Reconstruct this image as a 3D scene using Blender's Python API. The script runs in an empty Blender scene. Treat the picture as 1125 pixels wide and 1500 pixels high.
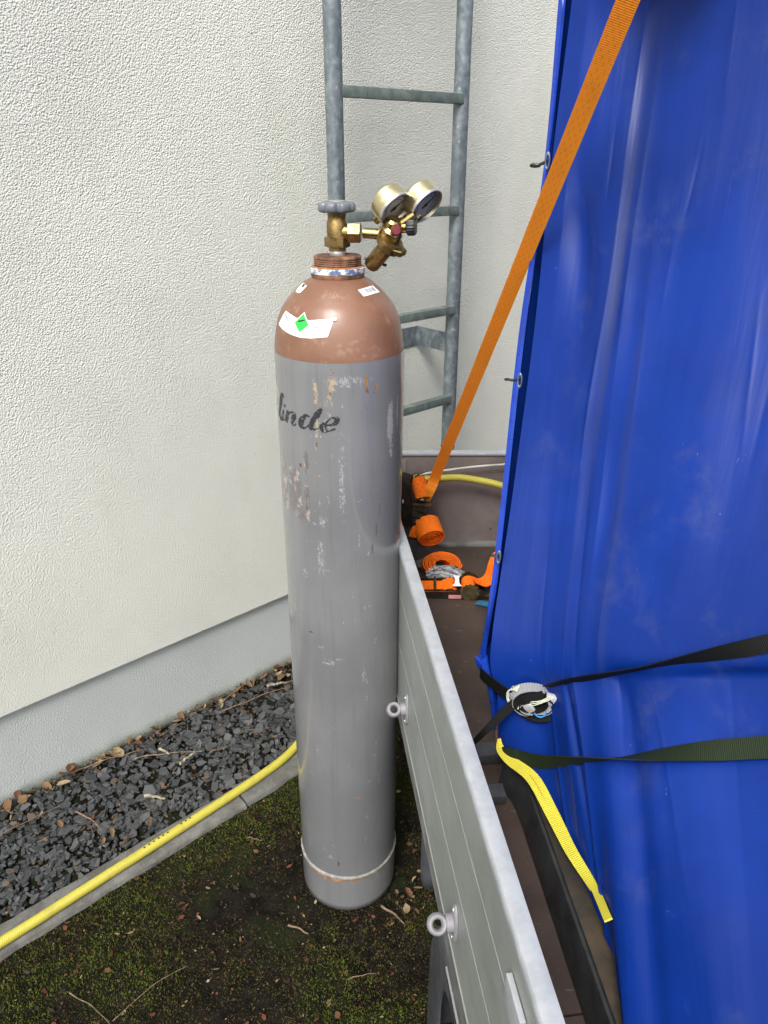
import bpy, math, random
import numpy as np
from mathutils import Vector, Matrix, noise as mnoise
R = math.radians
rng = random.Random(7)
nr = np.random.default_rng(11)
sc = bpy.context.scene
COL = sc.collection

# ------------------------------------------------------------------ camera, sky, sun, exposure
cd = bpy.data.cameras.new('camera')
cam = bpy.data.objects.new('camera', cd); COL.objects.link(cam)
cd.sensor_fit = 'VERTICAL'; cd.sensor_height = 36.0; cd.lens = 36.0*1084/1500
cd.clip_start = 0.02; cd.clip_end = 500
cam.location = (0, 0, 1.64); cam.rotation_euler = (R(90-25.8), 0, 0)
sc.camera = cam

SUN_AZ, SUN_EL = R(197), R(50)          # azimuth clockwise from +Y
w = bpy.data.worlds.new('World'); sc.world = w; w.use_nodes = True
nt = w.node_tree; nt.nodes.clear()
sky = nt.nodes.new('ShaderNodeTexSky'); sky.sky_type = 'NISHITA'; sky.sun_disc = False
sky.sun_elevation = SUN_EL; sky.sun_rotation = SUN_AZ; sky.dust_density = 4.0; sky.air_density = 1.0
hs = nt.nodes.new('ShaderNodeHueSaturation'); hs.inputs['Saturation'].default_value = 0.25
bg = nt.nodes.new('ShaderNodeBackground'); bg.inputs['Strength'].default_value = 0.15
wo = nt.nodes.new('ShaderNodeOutputWorld')
nt.links.new(sky.outputs[0], hs.inputs['Color']); nt.links.new(hs.outputs[0], bg.inputs['Color'])
nt.links.new(bg.outputs[0], wo.inputs['Surface'])
sl = bpy.data.lights.new('sun', 'SUN'); sl.energy = 1.5; sl.angle = R(16); sl.color = (1, .965, .9)
so = bpy.data.objects.new('sun', sl); COL.objects.link(so)
sd = Vector((math.sin(SUN_AZ)*math.cos(SUN_EL), math.cos(SUN_AZ)*math.cos(SUN_EL), math.sin(SUN_EL)))
so.rotation_euler = (-sd).to_track_quat('-Z', 'Y').to_euler(); so.location = (-3, -5, 8)
sc.view_settings.view_transform = 'Standard'; sc.view_settings.look = 'None'
sc.view_settings.gamma = 1; sc.view_settings.use_curve_mapping = False
sc.view_settings.exposure = 0.95

# ------------------------------------------------------------------ materials
class NT:
    def __init__(s, name):
        s.m = bpy.data.materials.new(name); s.m.use_nodes = True
        s.t = s.m.node_tree; s.b = s.t.nodes['Principled BSDF']
    def n(s, typ, **kw):
        x = s.t.nodes.new(typ)
        for k, v in kw.items(): setattr(x, k, v)
        return x
    def set(s, sock, v):
        if isinstance(v, bpy.types.NodeSocket): s.t.links.new(v, sock)
        elif v is not None: sock.default_value = v
    def coord(s, kind='Object', scale=None):
        c = s.n('ShaderNodeTexCoord').outputs[kind]
        if scale is None: return c
        m = s.n('ShaderNodeMapping'); s.set(m.inputs['Vector'], c); m.inputs['Scale'].default_value = scale
        return m.outputs[0]
    def noise(s, vec, scale, detail=4, rough=.55, dist=0):
        x = s.n('ShaderNodeTexNoise'); s.set(x.inputs['Vector'], vec); x.inputs['Scale'].default_value = scale
        x.inputs['Detail'].default_value = detail; x.inputs['Roughness'].default_value = rough
        x.inputs['Distortion'].default_value = dist
        return x.outputs['Fac']
    def voro(s, vec, scale, feature='F1', out='Distance'):
        x = s.n('ShaderNodeTexVoronoi', feature=feature); s.set(x.inputs['Vector'], vec); x.inputs['Scale'].default_value = scale
        return x.outputs[out]
    def math(s, op, a, b=0.0, c=None):
        x = s.n('ShaderNodeMath', operation=op); s.set(x.inputs[0], a); s.set(x.inputs[1], b)
        if c is not None: s.set(x.inputs[2], c)
        return x.outputs[0]
    def ramp(s, fac, lo, hi, a=0.0, b=1.0):
        x = s.n('ShaderNodeMapRange', interpolation_type='SMOOTHSTEP'); s.set(x.inputs['Value'], fac)
        x.inputs['From Min'].default_value = lo; x.inputs['From Max'].default_value = hi
        x.inputs['To Min'].default_value = a; x.inputs['To Max'].default_value = b
        return x.outputs[0]
    def mix(s, fac, a, b):
        x = s.n('ShaderNodeMix', data_type='RGBA'); s.set(x.inputs[0], fac)
        for i, v in ((6, a), (7, b)):
            s.set(x.inputs[i], v if isinstance(v, bpy.types.NodeSocket) else (*v, 1))
        return x.outputs[2]
    def attr(s, name):
        x = s.n('ShaderNodeAttribute', attribute_name=name); return x.outputs['Fac']
    def bump(s, h, strength=.5, dist=.01, prev=None):
        x = s.n('ShaderNodeBump'); s.set(x.inputs['Height'], h); x.inputs['Strength'].default_value = strength
        x.inputs['Distance'].default_value = dist
        if prev is not None: s.set(x.inputs['Normal'], prev)
        return x.outputs[0]
    def out(s, color=None, rough=None, metal=None, normal=None, **kw):
        I = s.b.inputs
        if color is not None: s.set(I['Base Color'], color if isinstance(color, bpy.types.NodeSocket) else (*color, 1))
        s.set(I['Roughness'], rough); s.set(I['Metallic'], metal)
        if normal is not None: s.set(I['Normal'], normal)
        for k, v in kw.items(): s.set(I[k], v)
        return s.m

def simple(name, col, rough=.5, metal=0, var=.25, scale=25, bump=0, bscale=200, **kw):
    a = NT(name); c = a.coord()
    f = a.noise(c, scale, 5)
    lo = tuple(v*(1-var) for v in col); hi = tuple(min(1, v*(1+var)) for v in col)
    nrm = a.bump(a.noise(c, bscale, 3), bump, .002) if bump else None
    r = a.ramp(a.noise(c, scale*2.3, 4), .3, .7, max(0, rough-.08), min(1, rough+.08))
    return a.out(a.mix(a.ramp(f, .3, .7), lo, hi), r, metal, nrm, **kw)

M = {}
def mk_plaster(name, base, dark, scale, bump, green):
    a = NT(name); c = a.coord('Object')
    n1 = a.noise(c, scale*1.3, 2, .55, 0); v = a.voro(c, scale*1.05)
    h = a.math('ADD', n1, a.math('MULTIPLY', v, -.55))
    big = a.ramp(a.noise(c, 1.7, 5, .6), .35, .7)
    h = a.math('MULTIPLY', h, a.ramp(a.noise(c, 5.5, 4, .6), .3, .7, .9, 1.2))
    col = a.mix(big, base, tuple(x*.90 for x in base))
    col = a.mix(a.math('MULTIPLY', a.ramp(a.noise(a.coord('Object', (1, 1, .22)), 4.5, 5, .65), .50, .72), .35), col, (base[0]*.80, base[1]*.82, base[2]*.76))
    col = a.mix(a.math('MULTIPLY', a.ramp(n1, .46, .3), .35), col, dark)          # grime sits in the hollows
    spots = a.math('MULTIPLY', a.ramp(a.noise(c, 38, 4, .7), .66, .74), a.ramp(a.noise(c, 3.1, 3), .45, .62))
    col = a.mix(a.math('MULTIPLY', spots, .55), col, (.11, .11, .09))
    if green:
        z = a.n('ShaderNodeSeparateXYZ'); a.set(z.inputs[0], c)
        zz = a.math('ADD', z.outputs[2], a.math('MULTIPLY', a.noise(c, 9, 5, .7), -.07))
        col = a.mix(a.math('MULTIPLY', a.ramp(zz, .018, -.040), .8), col, (.075, .09, .03))
        col = a.mix(a.math('MULTIPLY', a.ramp(zz, -.02, -.055), .8), col, (.02, .02, .014))
    return a.out(col, .92, 0, a.bump(h, bump, .009))
M['plaster'] = mk_plaster('plaster_render', (.645, .650, .595), (.525, .528, .48), 220, .52, False)
M['plinth'] = mk_plaster('plinth_render', (.45, .475, .47), (.375, .40, .395), 215, .5, True)

a = NT('galvanised_steel'); c = a.coord()
sp = a.n('ShaderNodeTexVoronoi'); a.set(sp.inputs['Vector'], c); sp.inputs['Scale'].default_value = 62
f = a.math('ADD', a.math('MULTIPLY', a.noise(a.coord('Object', (1, 1, .55)), 34, 5, .65, .8), .85), a.math('MULTIPLY', sp.outputs['Distance'], .22))
col = a.mix(a.ramp(f, .42, .78), (.17, .205, .225), (.31, .345, .365))
col = a.mix(a.ramp(a.noise(c, 75, 4, .6), .63, .74), col, (.46, .49, .50))
M['galv'] = a.out(col, a.ramp(f, .3, .7, .42, .6), .55, a.bump(a.noise(c, 90, 3), .15, .003))
a = NT('weathered_rung_steel'); c = a.coord()
col = a.mix(a.ramp(a.noise(c, 24, 5, .65, .8), .35, .72), (.10, .13, .12), (.20, .235, .22))
M['rung'] = a.out(col, .6, .35, a.bump(a.noise(c, 160, 3), .15, .002))

# cylinder paint with worn, rusty and scuffed places (masks painted per vertex, broken up by noise)
a = NT('grey_cylinder_paint'); c = a.coord()
nz = a.noise(c, 150, 6, .72); nv = a.noise(a.coord('Object', (1, 1, .45)), 330, 8, .78); nl = a.noise(c, 26, 5, .6)
def mask(attr, n, k, lo=.5, hi=.58): return a.ramp(a.math('ADD', a.attr(attr), a.math('MULTIPLY', a.math('SUBTRACT', n, .5), k)), lo, hi)
col = a.mix(a.ramp(a.noise(c, 4, 5), .35, .65), (.138, .141, .149), (.172, .174, .180))
col = a.mix(a.math('MULTIPLY', a.ramp(a.noise(a.coord('Object', (1, 1, .05)), 75, 6, .72), .50, .70), .5), col, (.120, .120, .128))
col = a.mix(a.math('MULTIPLY', mask('pale', nz, 1.5), .6), col, (.44, .42, .40))
col = a.mix(a.math('MULTIPLY', mask('scuff', nv, 3.2, .5, .62), .62), col, (.40, .40, .41))
col = a.mix(a.math('MULTIPLY', mask('residue', a.noise(c, 140, 7, .82), 1.9), .8), col, a.mix(a.ramp(a.noise(a.coord('Object', (1, 1, .6)), 62, 6, .75), .50, .58), (.120, .106, .102), (.40, .33, .315)))
col = a.mix(a.math('MULTIPLY', mask('grime', nz, 1.0), .6), col, (.045, .045, .05))
col = a.mix(a.math('MULTIPLY', mask('cream', nz, 1.5), .7), col, (.42, .33, .20))
ru = mask('rust', nz, 1.5)
col = a.mix(ru, col, a.mix(a.ramp(nl, .4, .62), (.30, .14, .045), (.10, .035, .015)))
fine = a.ramp(a.noise(c, 330, 3, .5), .70, .74)
col = a.mix(a.math('MULTIPLY', fine, a.ramp(nl, .48, .62)), col, (.46, .46, .47))
M['cyl'] = a.out(col, a.math('ADD', .31, a.math('MULTIPLY', ru, .4)), 0, a.bump(a.math('MULTIPLY', ru, -1.0), .25, .002),
    **{'Coat Weight': a.ramp(ru, 0, 1, .8, 0), 'Coat Roughness': .06})
a = NT('brown_cylinder_paint'); c = a.coord()
col = a.mix(a.ramp(a.noise(c, 9, 5), .35, .65), (.165, .078, .046), (.212, .106, .066))
col = a.mix(a.math('MULTIPLY', a.ramp(a.noise(c, 21, 6, .7), .56, .66), .45), col, (.35, .24, .16))
col = a.mix(a.math('MULTIPLY', a.ramp(a.noise(a.coord('Object', (1, 1, .5)), 60, 6, .75), .62, .70), .7), col, (.15, .06, .03))
M['brown'] = a.out(col, a.ramp(a.noise(c, 30, 4), .3, .7, .36, .50), 0, a.bump(a.noise(c, 40, 4), .1, .004), **{'Coat Weight': .2, 'Coat Roughness': .25})
M['rusty'] = simple('rusty_steel', (.16, .075, .04), .8, .1, .6, 60, .5, 300)
M['rust_bright'] = simple('orange_rust', (.30, .13, .04), .85, 0, .5, 90, .4, 300)
M['brass'] = simple('polished_brass', (.42, .31, .13), .28, 1, .12, 40)
M['gaugebrass'] = simple('satin_gold_brass', (.66, .57, .34), .36, 1, .10, 30)
M['brass_dull'] = simple('tarnished_brass', (.25, .17, .065), .36, .9, .35, 70, .2, 250)
M['grey_plastic'] = simple('grey_plastic', (.13, .14, .16), .35, 0, .15, 60)
M['hook_plastic'] = simple('pale_grey_plastic', (.20, .195, .21), .5, 0, .1, 60, .1)
M['black_plastic'] = simple('black_plastic', (.018, .018, .02), .42, 0, .3, 60)
M['white_sticker'] = simple('white_sticker', (.80, .80, .80), .5, 0, .04, 40)
M['green_sticker'] = simple('green_sticker', (.02, .56, .06), .5, 0, .05, 40)
M['ink'] = simple('black_ink', (.015, .015, .016), .55, 0, .3, 80)
M['grey_ink'] = simple('faded_grey_ink', (.16, .16, .18), .6, 0, .1, 80)
M['red'] = simple('red_print', (.12, .008, .012), .4, 0, .3, 150)
M['pale_metal'] = simple('pale_metal', (.55, .55, .54), .35, .7, .15, 60)
M['band'] = None
a = NT('blue_white_band'); c = a.coord()
M['band'] = a.out(a.mix(a.ramp(a.noise(c, 85, 4, .7), .46, .56), (.62, .64, .68), (.10, .14, .26)), .45)
a = NT('worn_black_lettering'); c = a.coord()
M['letter'] = a.out(a.mix(a.ramp(a.noise(c, 190, 5, .75), .57, .63), (.022, .022, .025), (.21, .21, .22)), .5)

# trailer
a = NT('anodised_aluminium_panel'); c = a.coord()
st = a.noise(a.coord('Object', (1, .03, 1)), 130, 4, .6)
col = a.mix(a.ramp(a.noise(c, 6, 5), .35, .65), (.285, .308, .292), (.335, .355, .34))
col = a.mix(a.math('MULTIPLY', a.ramp(st, .55, .7), .25), col, (.38, .40, .39))
gr_ = a.ramp(a.math('ADD', a.noise(c, 9, 6, .7), a.math('MULTIPLY', a.noise(a.coord('Object', (1, .05, 1)), 90, 5, .7), .45)), .68, .92)
col = a.mix(a.math('MULTIPLY', gr_, .45), col, (.19, .20, .18))
M['alu'] = a.out(col, .48, .35, a.bump(st, .05, .001))
a = NT('worn_aluminium_edge'); c = a.coord()
col = a.mix(a.ramp(a.noise(c, 30, 6, .7), .40, .62), (.35, .368, .395), (.41, .43, .455))
col = a.mix(a.math('MULTIPLY', a.ramp(a.noise(c, 170, 5, .75), .64, .70), .5), col, (.22, .23, .23))
M['alu_edge'] = a.out(col, .5, .3, a.bump(a.noise(c, 200, 4), .2, .001))
a = NT('grimy_aluminium'); c = a.coord()
col = a.mix(a.ramp(a.noise(c, 15, 6, .7), .42, .6), (.13, .13, .125), (.21, .21, .20))
M['alu_dirty'] = a.out(col, .6, .25)
M['bright_line'] = simple('bright_groove_metal', (.62, .63, .62), .4, .6, .1)
M['chrome'] = simple('bright_steel', (.62, .62, .62), .18, 1, .1)
def ply(name, lo, hi):
    a = NT(name); c = a.coord()
    col = a.mix(a.ramp(a.noise(c, 7, 6, .65), .35, .65), lo, hi)
    scr = a.ramp(a.noise(a.coord('Object', (.12, 1, 1)), 260, 3, .6), .66, .74)
    col = a.mix(a.math('MULTIPLY', scr, .35), col, (.26, .235, .225))
    dents = a.ramp(a.voro(c, 14), .055, .03)
    col = a.mix(a.math('MULTIPLY', dents, .8), col, (.03, .024, .02))
    dust = a.ramp(a.noise(c, 55, 6, .75), .62, .7)
    col = a.mix(a.math('MULTIPLY', dust, .4), col, (.28, .25, .23))
    return a.out(col, .55, 0, a.bump(a.noise(c, 400, 3), .12, .001))
M['ply'] = ply('film_faced_plywood', (.135, .108, .10), (.185, .155, .148))
M['floor'] = ply('brown_floor_plywood', (.036, .023, .018), (.056, .038, .031))
M['rubber'] = simple('black_rubber', (.02, .02, .021), .7, 0, .3, 60, .3)
M['mud'] = simple('dark_plastic_guard', (.05, .053, .062), .45, 0, .25, 30)
M['dark_steel'] = simple('dark_painted_steel', (.030, .031, .033), .38, .35, .35, 25, .1)
a = NT('browned_steel_plate'); c = a.coord()
col = a.mix(a.ramp(a.noise(c, 11, 6, .65), .38, .62), (.050, .045, .040), (.105, .078, .055))
col = a.mix(a.math('MULTIPLY', a.ramp(a.noise(c, 130, 5, .7), .63, .7), .5), col, (.18, .14, .10))
M['plate'] = a.out(col, .42, .3)

# tarpaulin
a = NT('blue_pvc_tarpaulin'); u = a.coord('UV'); c = a.coord()
col = a.mix(a.ramp(a.noise(c, 3, 5, .6), .35, .65), (.0022, .019, .150), (.0036, .026, .205))
streak = a.noise(a.coord('UV', (22, 1.6, 1)), 1.0, 6, .62, .5)
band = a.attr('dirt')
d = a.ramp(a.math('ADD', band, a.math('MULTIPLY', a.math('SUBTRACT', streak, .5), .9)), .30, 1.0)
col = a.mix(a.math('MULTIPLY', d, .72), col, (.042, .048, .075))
col = a.mix(a.math('MULTIPLY', a.ramp(a.noise(c, 8, 6, .7), .55, .7), .18), col, (.07, .08, .14))
spk = a.math('MULTIPLY', a.ramp(a.voro(c, 42), .05, .02), a.ramp(a.noise(c, 6, 3), .58, .66))
col = a.mix(a.math('MULTIPLY', spk, .6), col, (.45, .48, .6))
scr = a.math('MULTIPLY', a.ramp(a.noise(a.coord('Object', (1, 1, .10)), 210, 2, .5), .74, .78), a.ramp(a.noise(c, 4, 4), .5, .62))
wm = a.math('MULTIPLY', a.ramp(a.noise(a.coord('Object', (1, 1, .35)), 13, 6, .7), .50, .66), a.ramp(a.noise(c, 2.6, 4), .42, .6))
col = a.mix(a.math('MULTIPLY', wm, .22), col, (.030, .042, .13))
col = a.mix(a.math('MULTIPLY', scr, .5), col, (.16, .19, .38))
M['tarp'] = a.out(col, a.ramp(a.noise(c, 5, 2, .5), .25, .75, .26, .42), 0, a.bump(a.noise(a.coord('UV', (60, 9, 1)), 1.0, 5, .6, .6), .10, .004), **{'Specular IOR Level': .22})
M['tarp_edge'] = simple('blue_pvc_hem', (.007, .036, .30), .34, 0, .2, 20)

def web(name, colr, dark, rib, dots, rough=.65, thin=0):
    a = NT(name); u = a.coord('UV')
    sep = a.n('ShaderNodeSeparateXYZ'); a.set(sep.inputs[0], u)
    U, V = sep.outputs[0], sep.outputs[1]      # U metres along, V metres across
    h = a.math('SINE', a.math('MULTIPLY', U, 2*math.pi/rib))
    col = a.mix(a.ramp(h, -.2, -1, 0, .25), colr, dark)
    if dots:
        du = a.math('ABSOLUTE', a.math('SUBTRACT', a.math('FRACT', a.math('ADD', a.math('MULTIPLY', U, 1/.016), a.math('MULTIPLY', a.math('FLOOR', a.math('MULTIPLY', V, 1/.0045)), .5))), .5))
        dv = a.math('ABSOLUTE', a.math('SUBTRACT', a.math('FRACT', a.math('MULTIPLY', V, 1/.0045)), .5))
        inner = a.math('MULTIPLY', a.math('GREATER_THAN', V, .006), a.math('LESS_THAN', V, .0235))
        dm = a.math('MULTIPLY', a.math('MULTIPLY', a.math('LESS_THAN', du, .17), a.math('LESS_THAN', dv, .15)), inner)
        col = a.mix(a.math('MULTIPLY', dm, .75), col, dark)
    col = a.mix(a.math('MULTIPLY', a.ramp(a.noise(a.coord(), 35, 5), .5, .75), .15), col, tuple(x*.5 for x in colr))
    m = a.out(col, rough, 0, a.bump(h, .35, .0012), **{'Sheen Weight': .1 if thin else 0.0, 'Specular IOR Level': .4 if thin else .15})
    if thin:            # light shines through thin webbing
        t = a.n('ShaderNodeBsdfTranslucent'); a.set(t.inputs['Color'], col); mx = a.n('ShaderNodeMixShader'); mx.inputs[0].default_value = thin
        a.set(mx.inputs[1], a.b.outputs[0]); a.set(mx.inputs[2], t.outputs[0]); a.set(a.t.nodes['Material Output'].inputs['Surface'], mx.outputs[0])
    return m
M['orange'] = web('orange_webbing', (.99, .40, .020), (.84, .24, .012), .0026, True, .65, .42)
M['orange_shaded'] = web('shaded_orange_webbing', (.93, .185, .012), (.60, .08, .006), .0026, True)  # redder copy of the orange webbing, shade on coils and bed strap painted in
M['yellow_web'] = web('yellow_webbing', (.56, .50, .05), (.33, .29, .025), .0030, False)
M['black_web'] = web('dark_olive_webbing', (.006, .0065, .006), (.004, .004, .004), .0024, False)
M['olive_web'] = web('olive_webbing', (.014, .023, .011), (.007, .011, .006), .0024, False)
M['grey_web'] = web('grey_webbing', (.24, .25, .26), (.04, .04, .045), .004, False)
M['cream_web'] = web('cream_webbing', (.55, .58, .46), (.22, .24, .2), .003, False)
a = NT('grey_tape'); c = a.coord()
cre = a.noise(a.coord('Object', (.35, 1, 1.6)), 110, 6, .7, 1.5)
M['tape'] = a.out(a.mix(a.ramp(cre, .40, .62), (.16, .17, .18), (.50, .52, .54)), .35, .2, a.bump(cre, .8, .004))
M['ratchet'] = simple('yellow_passivated_steel', (.20, .16, .085), .34, .9, .4, 60)
M['ratchet_dark'] = simple('dark_ratchet_steel', (.035, .028, .02), .42, .6, .4, 60)
a = NT('yellow_hose'); c = a.coord('UV')
sep = a.n('ShaderNodeSeparateXYZ'); a.set(sep.inputs[0], c)
w1 = a.math('SINE', a.math('MULTIPLY', a.math('ADD', sep.outputs[0], a.math('MULTIPLY', sep.outputs[1], .02)), 2*math.pi/.004))
col = a.mix(a.ramp(w1, -.4, -1, 0, .3), (.44, .39, .05), (.30, .26, .03))
col = a.mix(a.math('MULTIPLY', a.ramp(a.noise(a.coord(), 22, 6, .7), .5, .68), .45), col, (.30, .24, .05))
M['hose'] = a.out(col, .48, 0, a.bump(w1, .25, .001))
M['cord'] = simple('dirty_white_cord', (.42, .40, .40), .6)

# ground
a = NT('dark_soil'); c = a.coord()
col = a.mix(a.ramp(a.noise(c, 24, 8, .75), .38, .62), (.0055, .005, .0035), (.017, .014, .0105))
col = a.mix(a.math('MULTIPLY', a.ramp(a.noise(c, 5, 6, .7), .48, .62), .7), col, (.016, .024, .007))
col = a.mix(a.math('MULTIPLY', a.ramp(a.noise(c, 150, 5, .7), .62, .70), .6), col, (.055, .045, .032))
M['soil'] = a.out(col, .95, 0, a.bump(a.noise(c, 90, 6, .75), 1.0, .012), **{'Specular IOR Level': .08})
def vcol(name, rough, bump=0, mul=None):
    a = NT(name); at = a.n('ShaderNodeAttribute', attribute_name='tint')
    return a.out(at.outputs['Color'], rough, 0, a.bump(a.noise(a.coord(), 120, 4), bump, .003) if bump else None, **{'Specular IOR Level': .35 if bump else .06})
M['moss'] = vcol('moss_green', .85)
M['litter'] = vcol('brown_litter', .85)
a = NT('slate'); oi = a.n('ShaderNodeObjectInfo').outputs['Random']; c = a.coord()
col = a.mix(oi, (.026, .028, .029), (.064, .067, .068))
col = a.mix(a.math('MULTIPLY', a.ramp(a.noise(c, 80, 5, .7), .5, .7), .4), col, (.10, .10, .095))
M['slate'] = a.out(col, .62, 0, a.bump(a.noise(c, 120, 5, .7), .35, .003))
M['slate_mass'] = vcol('slate_mass', .66, .35)
M['slate_dust'] = simple('slate_dust', (.016, .017, .018), .95, 0, .5, 90, .6, 160)
a = NT('kerb_concrete'); c = a.coord()
col = a.mix(a.ramp(a.noise(c, 16, 7, .7), .36, .64), (.085, .083, .073), (.150, .147, .135))
col = a.mix(a.math('MULTIPLY', a.ramp(a.noise(c, 220, 4, .7), .58, .66), .6), col, (.06, .058, .052))
M['kerb'] = a.out(col, .9, 0, a.bump(a.noise(c, 160, 5, .7), .6, .004))
a = NT('dry_leaf'); oi = a.n('ShaderNodeObjectInfo').outputs['Random']; c = a.coord()
cr = a.n('ShaderNodeValToRGB'); a.set(cr.inputs[0], oi)
for p, q in ((0.05, (.085, .042, .022)), (.45, (.14, .072, .036)), (.8, (.22, .145, .075))): 
    e = cr.color_ramp.elements.new(p); e.color = (*q, 1)
cr.color_ramp.elements[0].color = (.10, .036, .018, 1); cr.color_ramp.elements[-1].color = (.36, .30, .18, 1)
M['leaf'] = a.out(a.mix(a.ramp(a.noise(c, 90, 5), .4, .65), cr.outputs[0], (.07, .035, .018)), .8, **{'Specular IOR Level': .2})
M['twig'] = simple('twig_bark', (.15, .10, .065), .85, 0, .4, 80, .3)
M['lichen_twig'] = simple('lichen_twig', (.22, .20, .14), .9, 0, .5, 110, .4)

# ------------------------------------------------------------------ mesh builder
def frame(d):
    d = Vector(d).normalized(); h = Vector((0, 0, 1)) if abs(d.z) < .9 else Vector((0, 1, 0))
    x = h.cross(d).normalized(); return x, d.cross(x), d
def catmull(pts, n):
    pts = [Vector(p) for p in pts]; o = []
    q = [pts[0]*2-pts[1]] + pts + [pts[-1]*2-pts[-2]]
    for i in range(1, len(q)-2):
        for k in range(n):
            t = k/n; p0, p1, p2, p3 = q[i-1:i+3]
            o.append(.5*((2*p1)+(p2-p0)*t+(2*p0-5*p1+4*p2-p3)*t*t+(3*p1-p0-3*p2+p3)*t**3))
    o.append(pts[-1]); return o
class MB:
    def __init__(s): s.v = []; s.f = []; s.uv = {}
    def add(s, vs, fs, uvs=None):
        k = len(s.v); s.v += [tuple(p) for p in vs]
        for i, f in enumerate(fs):
            if uvs: s.uv[len(s.f)] = [uvs[j] for j in f]
            s.f.append(tuple(k+j for j in f))
        return s
    def hexa(s, p):      # eight corners: bottom four, top four
        return s.add(p, [(3,2,1,0),(4,5,6,7),(0,1,5,4),(1,2,6,5),(2,3,7,6),(3,0,4,7)])
    def box(s, c, size, ax=(1,0,0), ay=(0,1,0), az=(0,0,1), bev=0):
        c = Vector(c); ax, ay, az = Vector(ax), Vector(ay), Vector(az); x, y, z = (q/2 for q in size)
        if not bev:
            return s.hexa([c+ax*i*x+ay*j*y+az*k*z for k in (-1,1) for i, j in ((-1,-1),(1,-1),(1,1),(-1,1))])
        vs = []                                    # chamfered box: 24 corners
        import bmesh
        bm = bmesh.new(); bmesh.ops.create_cube(bm, size=1)
        for q in bm.verts: q.co = Vector((q.co.x*size[0], q.co.y*size[1], q.co.z*size[2]))
        bmesh.ops.bevel(bm, geom=bm.edges[:], offset=bev, segments=2, affect='EDGES', profile=.6)
        bm.verts.index_update()
        vs = [c+ax*q.co.x+ay*q.co.y+az*q.co.z for q in bm.verts]; fs = [[q.index for q in f.verts] for f in bm.faces]
        bm.free(); return s.add(vs, fs)
    def lathe(s, prof, A, d, n=32, closed=False, caps=(True, True)):
        A = Vector(A); x, y, z = frame(d); vs = []; fs = []
        for r, h in prof:
            for i in range(n):
                t = 2*math.pi*i/n; vs.append(A+z*h+(x*math.cos(t)+y*math.sin(t))*r)
        m = len(prof)
        for j in range(m-1 if not closed else m):
            for i in range(n):
                a0, b0 = j*n, ((j+1) % m)*n; k = (i+1) % n
                fs.append((a0+i, a0+k, b0+k, b0+i))
        if not closed:
            if caps[0] and prof[0][0] > 1e-4: fs.append(tuple(range(n-1, -1, -1)))
            if caps[1] and prof[-1][0] > 1e-4: fs.append(tuple((m-1)*n+i for i in range(n)))
        return s.add(vs, fs)
    def tube(s, path, r, n=14, cap=True):
        P = [Vector(p) for p in path]; rs = r if isinstance(r, (list, tuple)) else [r]*len(P)
        t0 = (P[1]-P[0]).normalized(); x, y, _ = frame(t0); vs = []; uvs = []; L = 0
        for i, p in enumerate(P):
            t = (P[min(i+1, len(P)-1)]-P[max(i-1, 0)]).normalized()
            x = (x-t*x.dot(t)).normalized(); y = t.cross(x)
            if i: L += (P[i]-P[i-1]).length
            for k in range(n):
                q = 2*math.pi*k/n; vs.append(p+(x*math.cos(q)+y*math.sin(q))*rs[i]); uvs.append((L, k/n))
        fs = [(i*n+k, i*n+(k+1) % n, (i+1)*n+(k+1) % n, (i+1)*n+k) for i in range(len(P)-1) for k in range(n)]
        if cap: fs += [tuple(range(n-1, -1, -1)), tuple((len(P)-1)*n+k for k in range(n))]
        return s.add(vs, fs, uvs)
    def ribbon(s, path, side, width, th=.0016):
        P = [Vector(p) for p in path]; N = len(P)
        S = [Vector(q).normalized() for q in side] if isinstance(side, list) else [Vector(side).normalized()]*N
        W = width if isinstance(width, list) else [width]*N
        vs = []; uvs = []; L = 0; K = 4
        for i in range(N):
            t = (P[min(i+1, N-1)]-P[max(i-1, 0)]).normalized(); sd_ = (S[i]-t*S[i].dot(t)).normalized(); nn = t.cross(sd_)
            if i: L += (P[i]-P[i-1]).length
            for dn in (1, -1):
                for k in range(K+1):
                    vs.append(P[i]+sd_*W[i]*(k/K-.5)+nn*th/2*dn); uvs.append((L, W[i]*k/K))
        m = 2*(K+1); fs = []
        for i in range(N-1):
            A, B = i*m, (i+1)*m
            for k in range(K):
                fs.append((A+k, A+k+1, B+k+1, B+k)); fs.append((A+K+1+k+1, A+K+1+k, B+K+1+k, B+K+1+k+1))
            fs.append((A+K+1, A, B, B+K+1)); fs.append((A+K, A+2*K+1, B+2*K+1, B+K))
        for A in (0, (N-1)*m): fs.append((A, A+K, A+2*K+1, A+K+1))
        return s.add(vs, fs, uvs)
    def grid(s, rows, uvf=None):
        m = len(rows[0]); vs = [p for r in rows for p in r]
        uvs = [uvf(i, j) for i in range(len(rows)) for j in range(m)] if uvf else None
        fs = [(i*m+j, i*m+j+1, (i+1)*m+j+1, (i+1)*m+j) for i in range(len(rows)-1) for j in range(m-1)]
        return s.add(vs, fs, uvs)
    def prism(s, pts, d):      # closed outline extruded by vector d
        pts = [Vector(p) for p in pts]; d = Vector(d); n = len(pts)
        return s.add(pts+[p+d for p in pts], [tuple(range(n-1, -1, -1)), tuple(range(n, 2*n))]+[(i, (i+1) % n, n+(i+1) % n, n+i) for i in range(n)])
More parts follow.
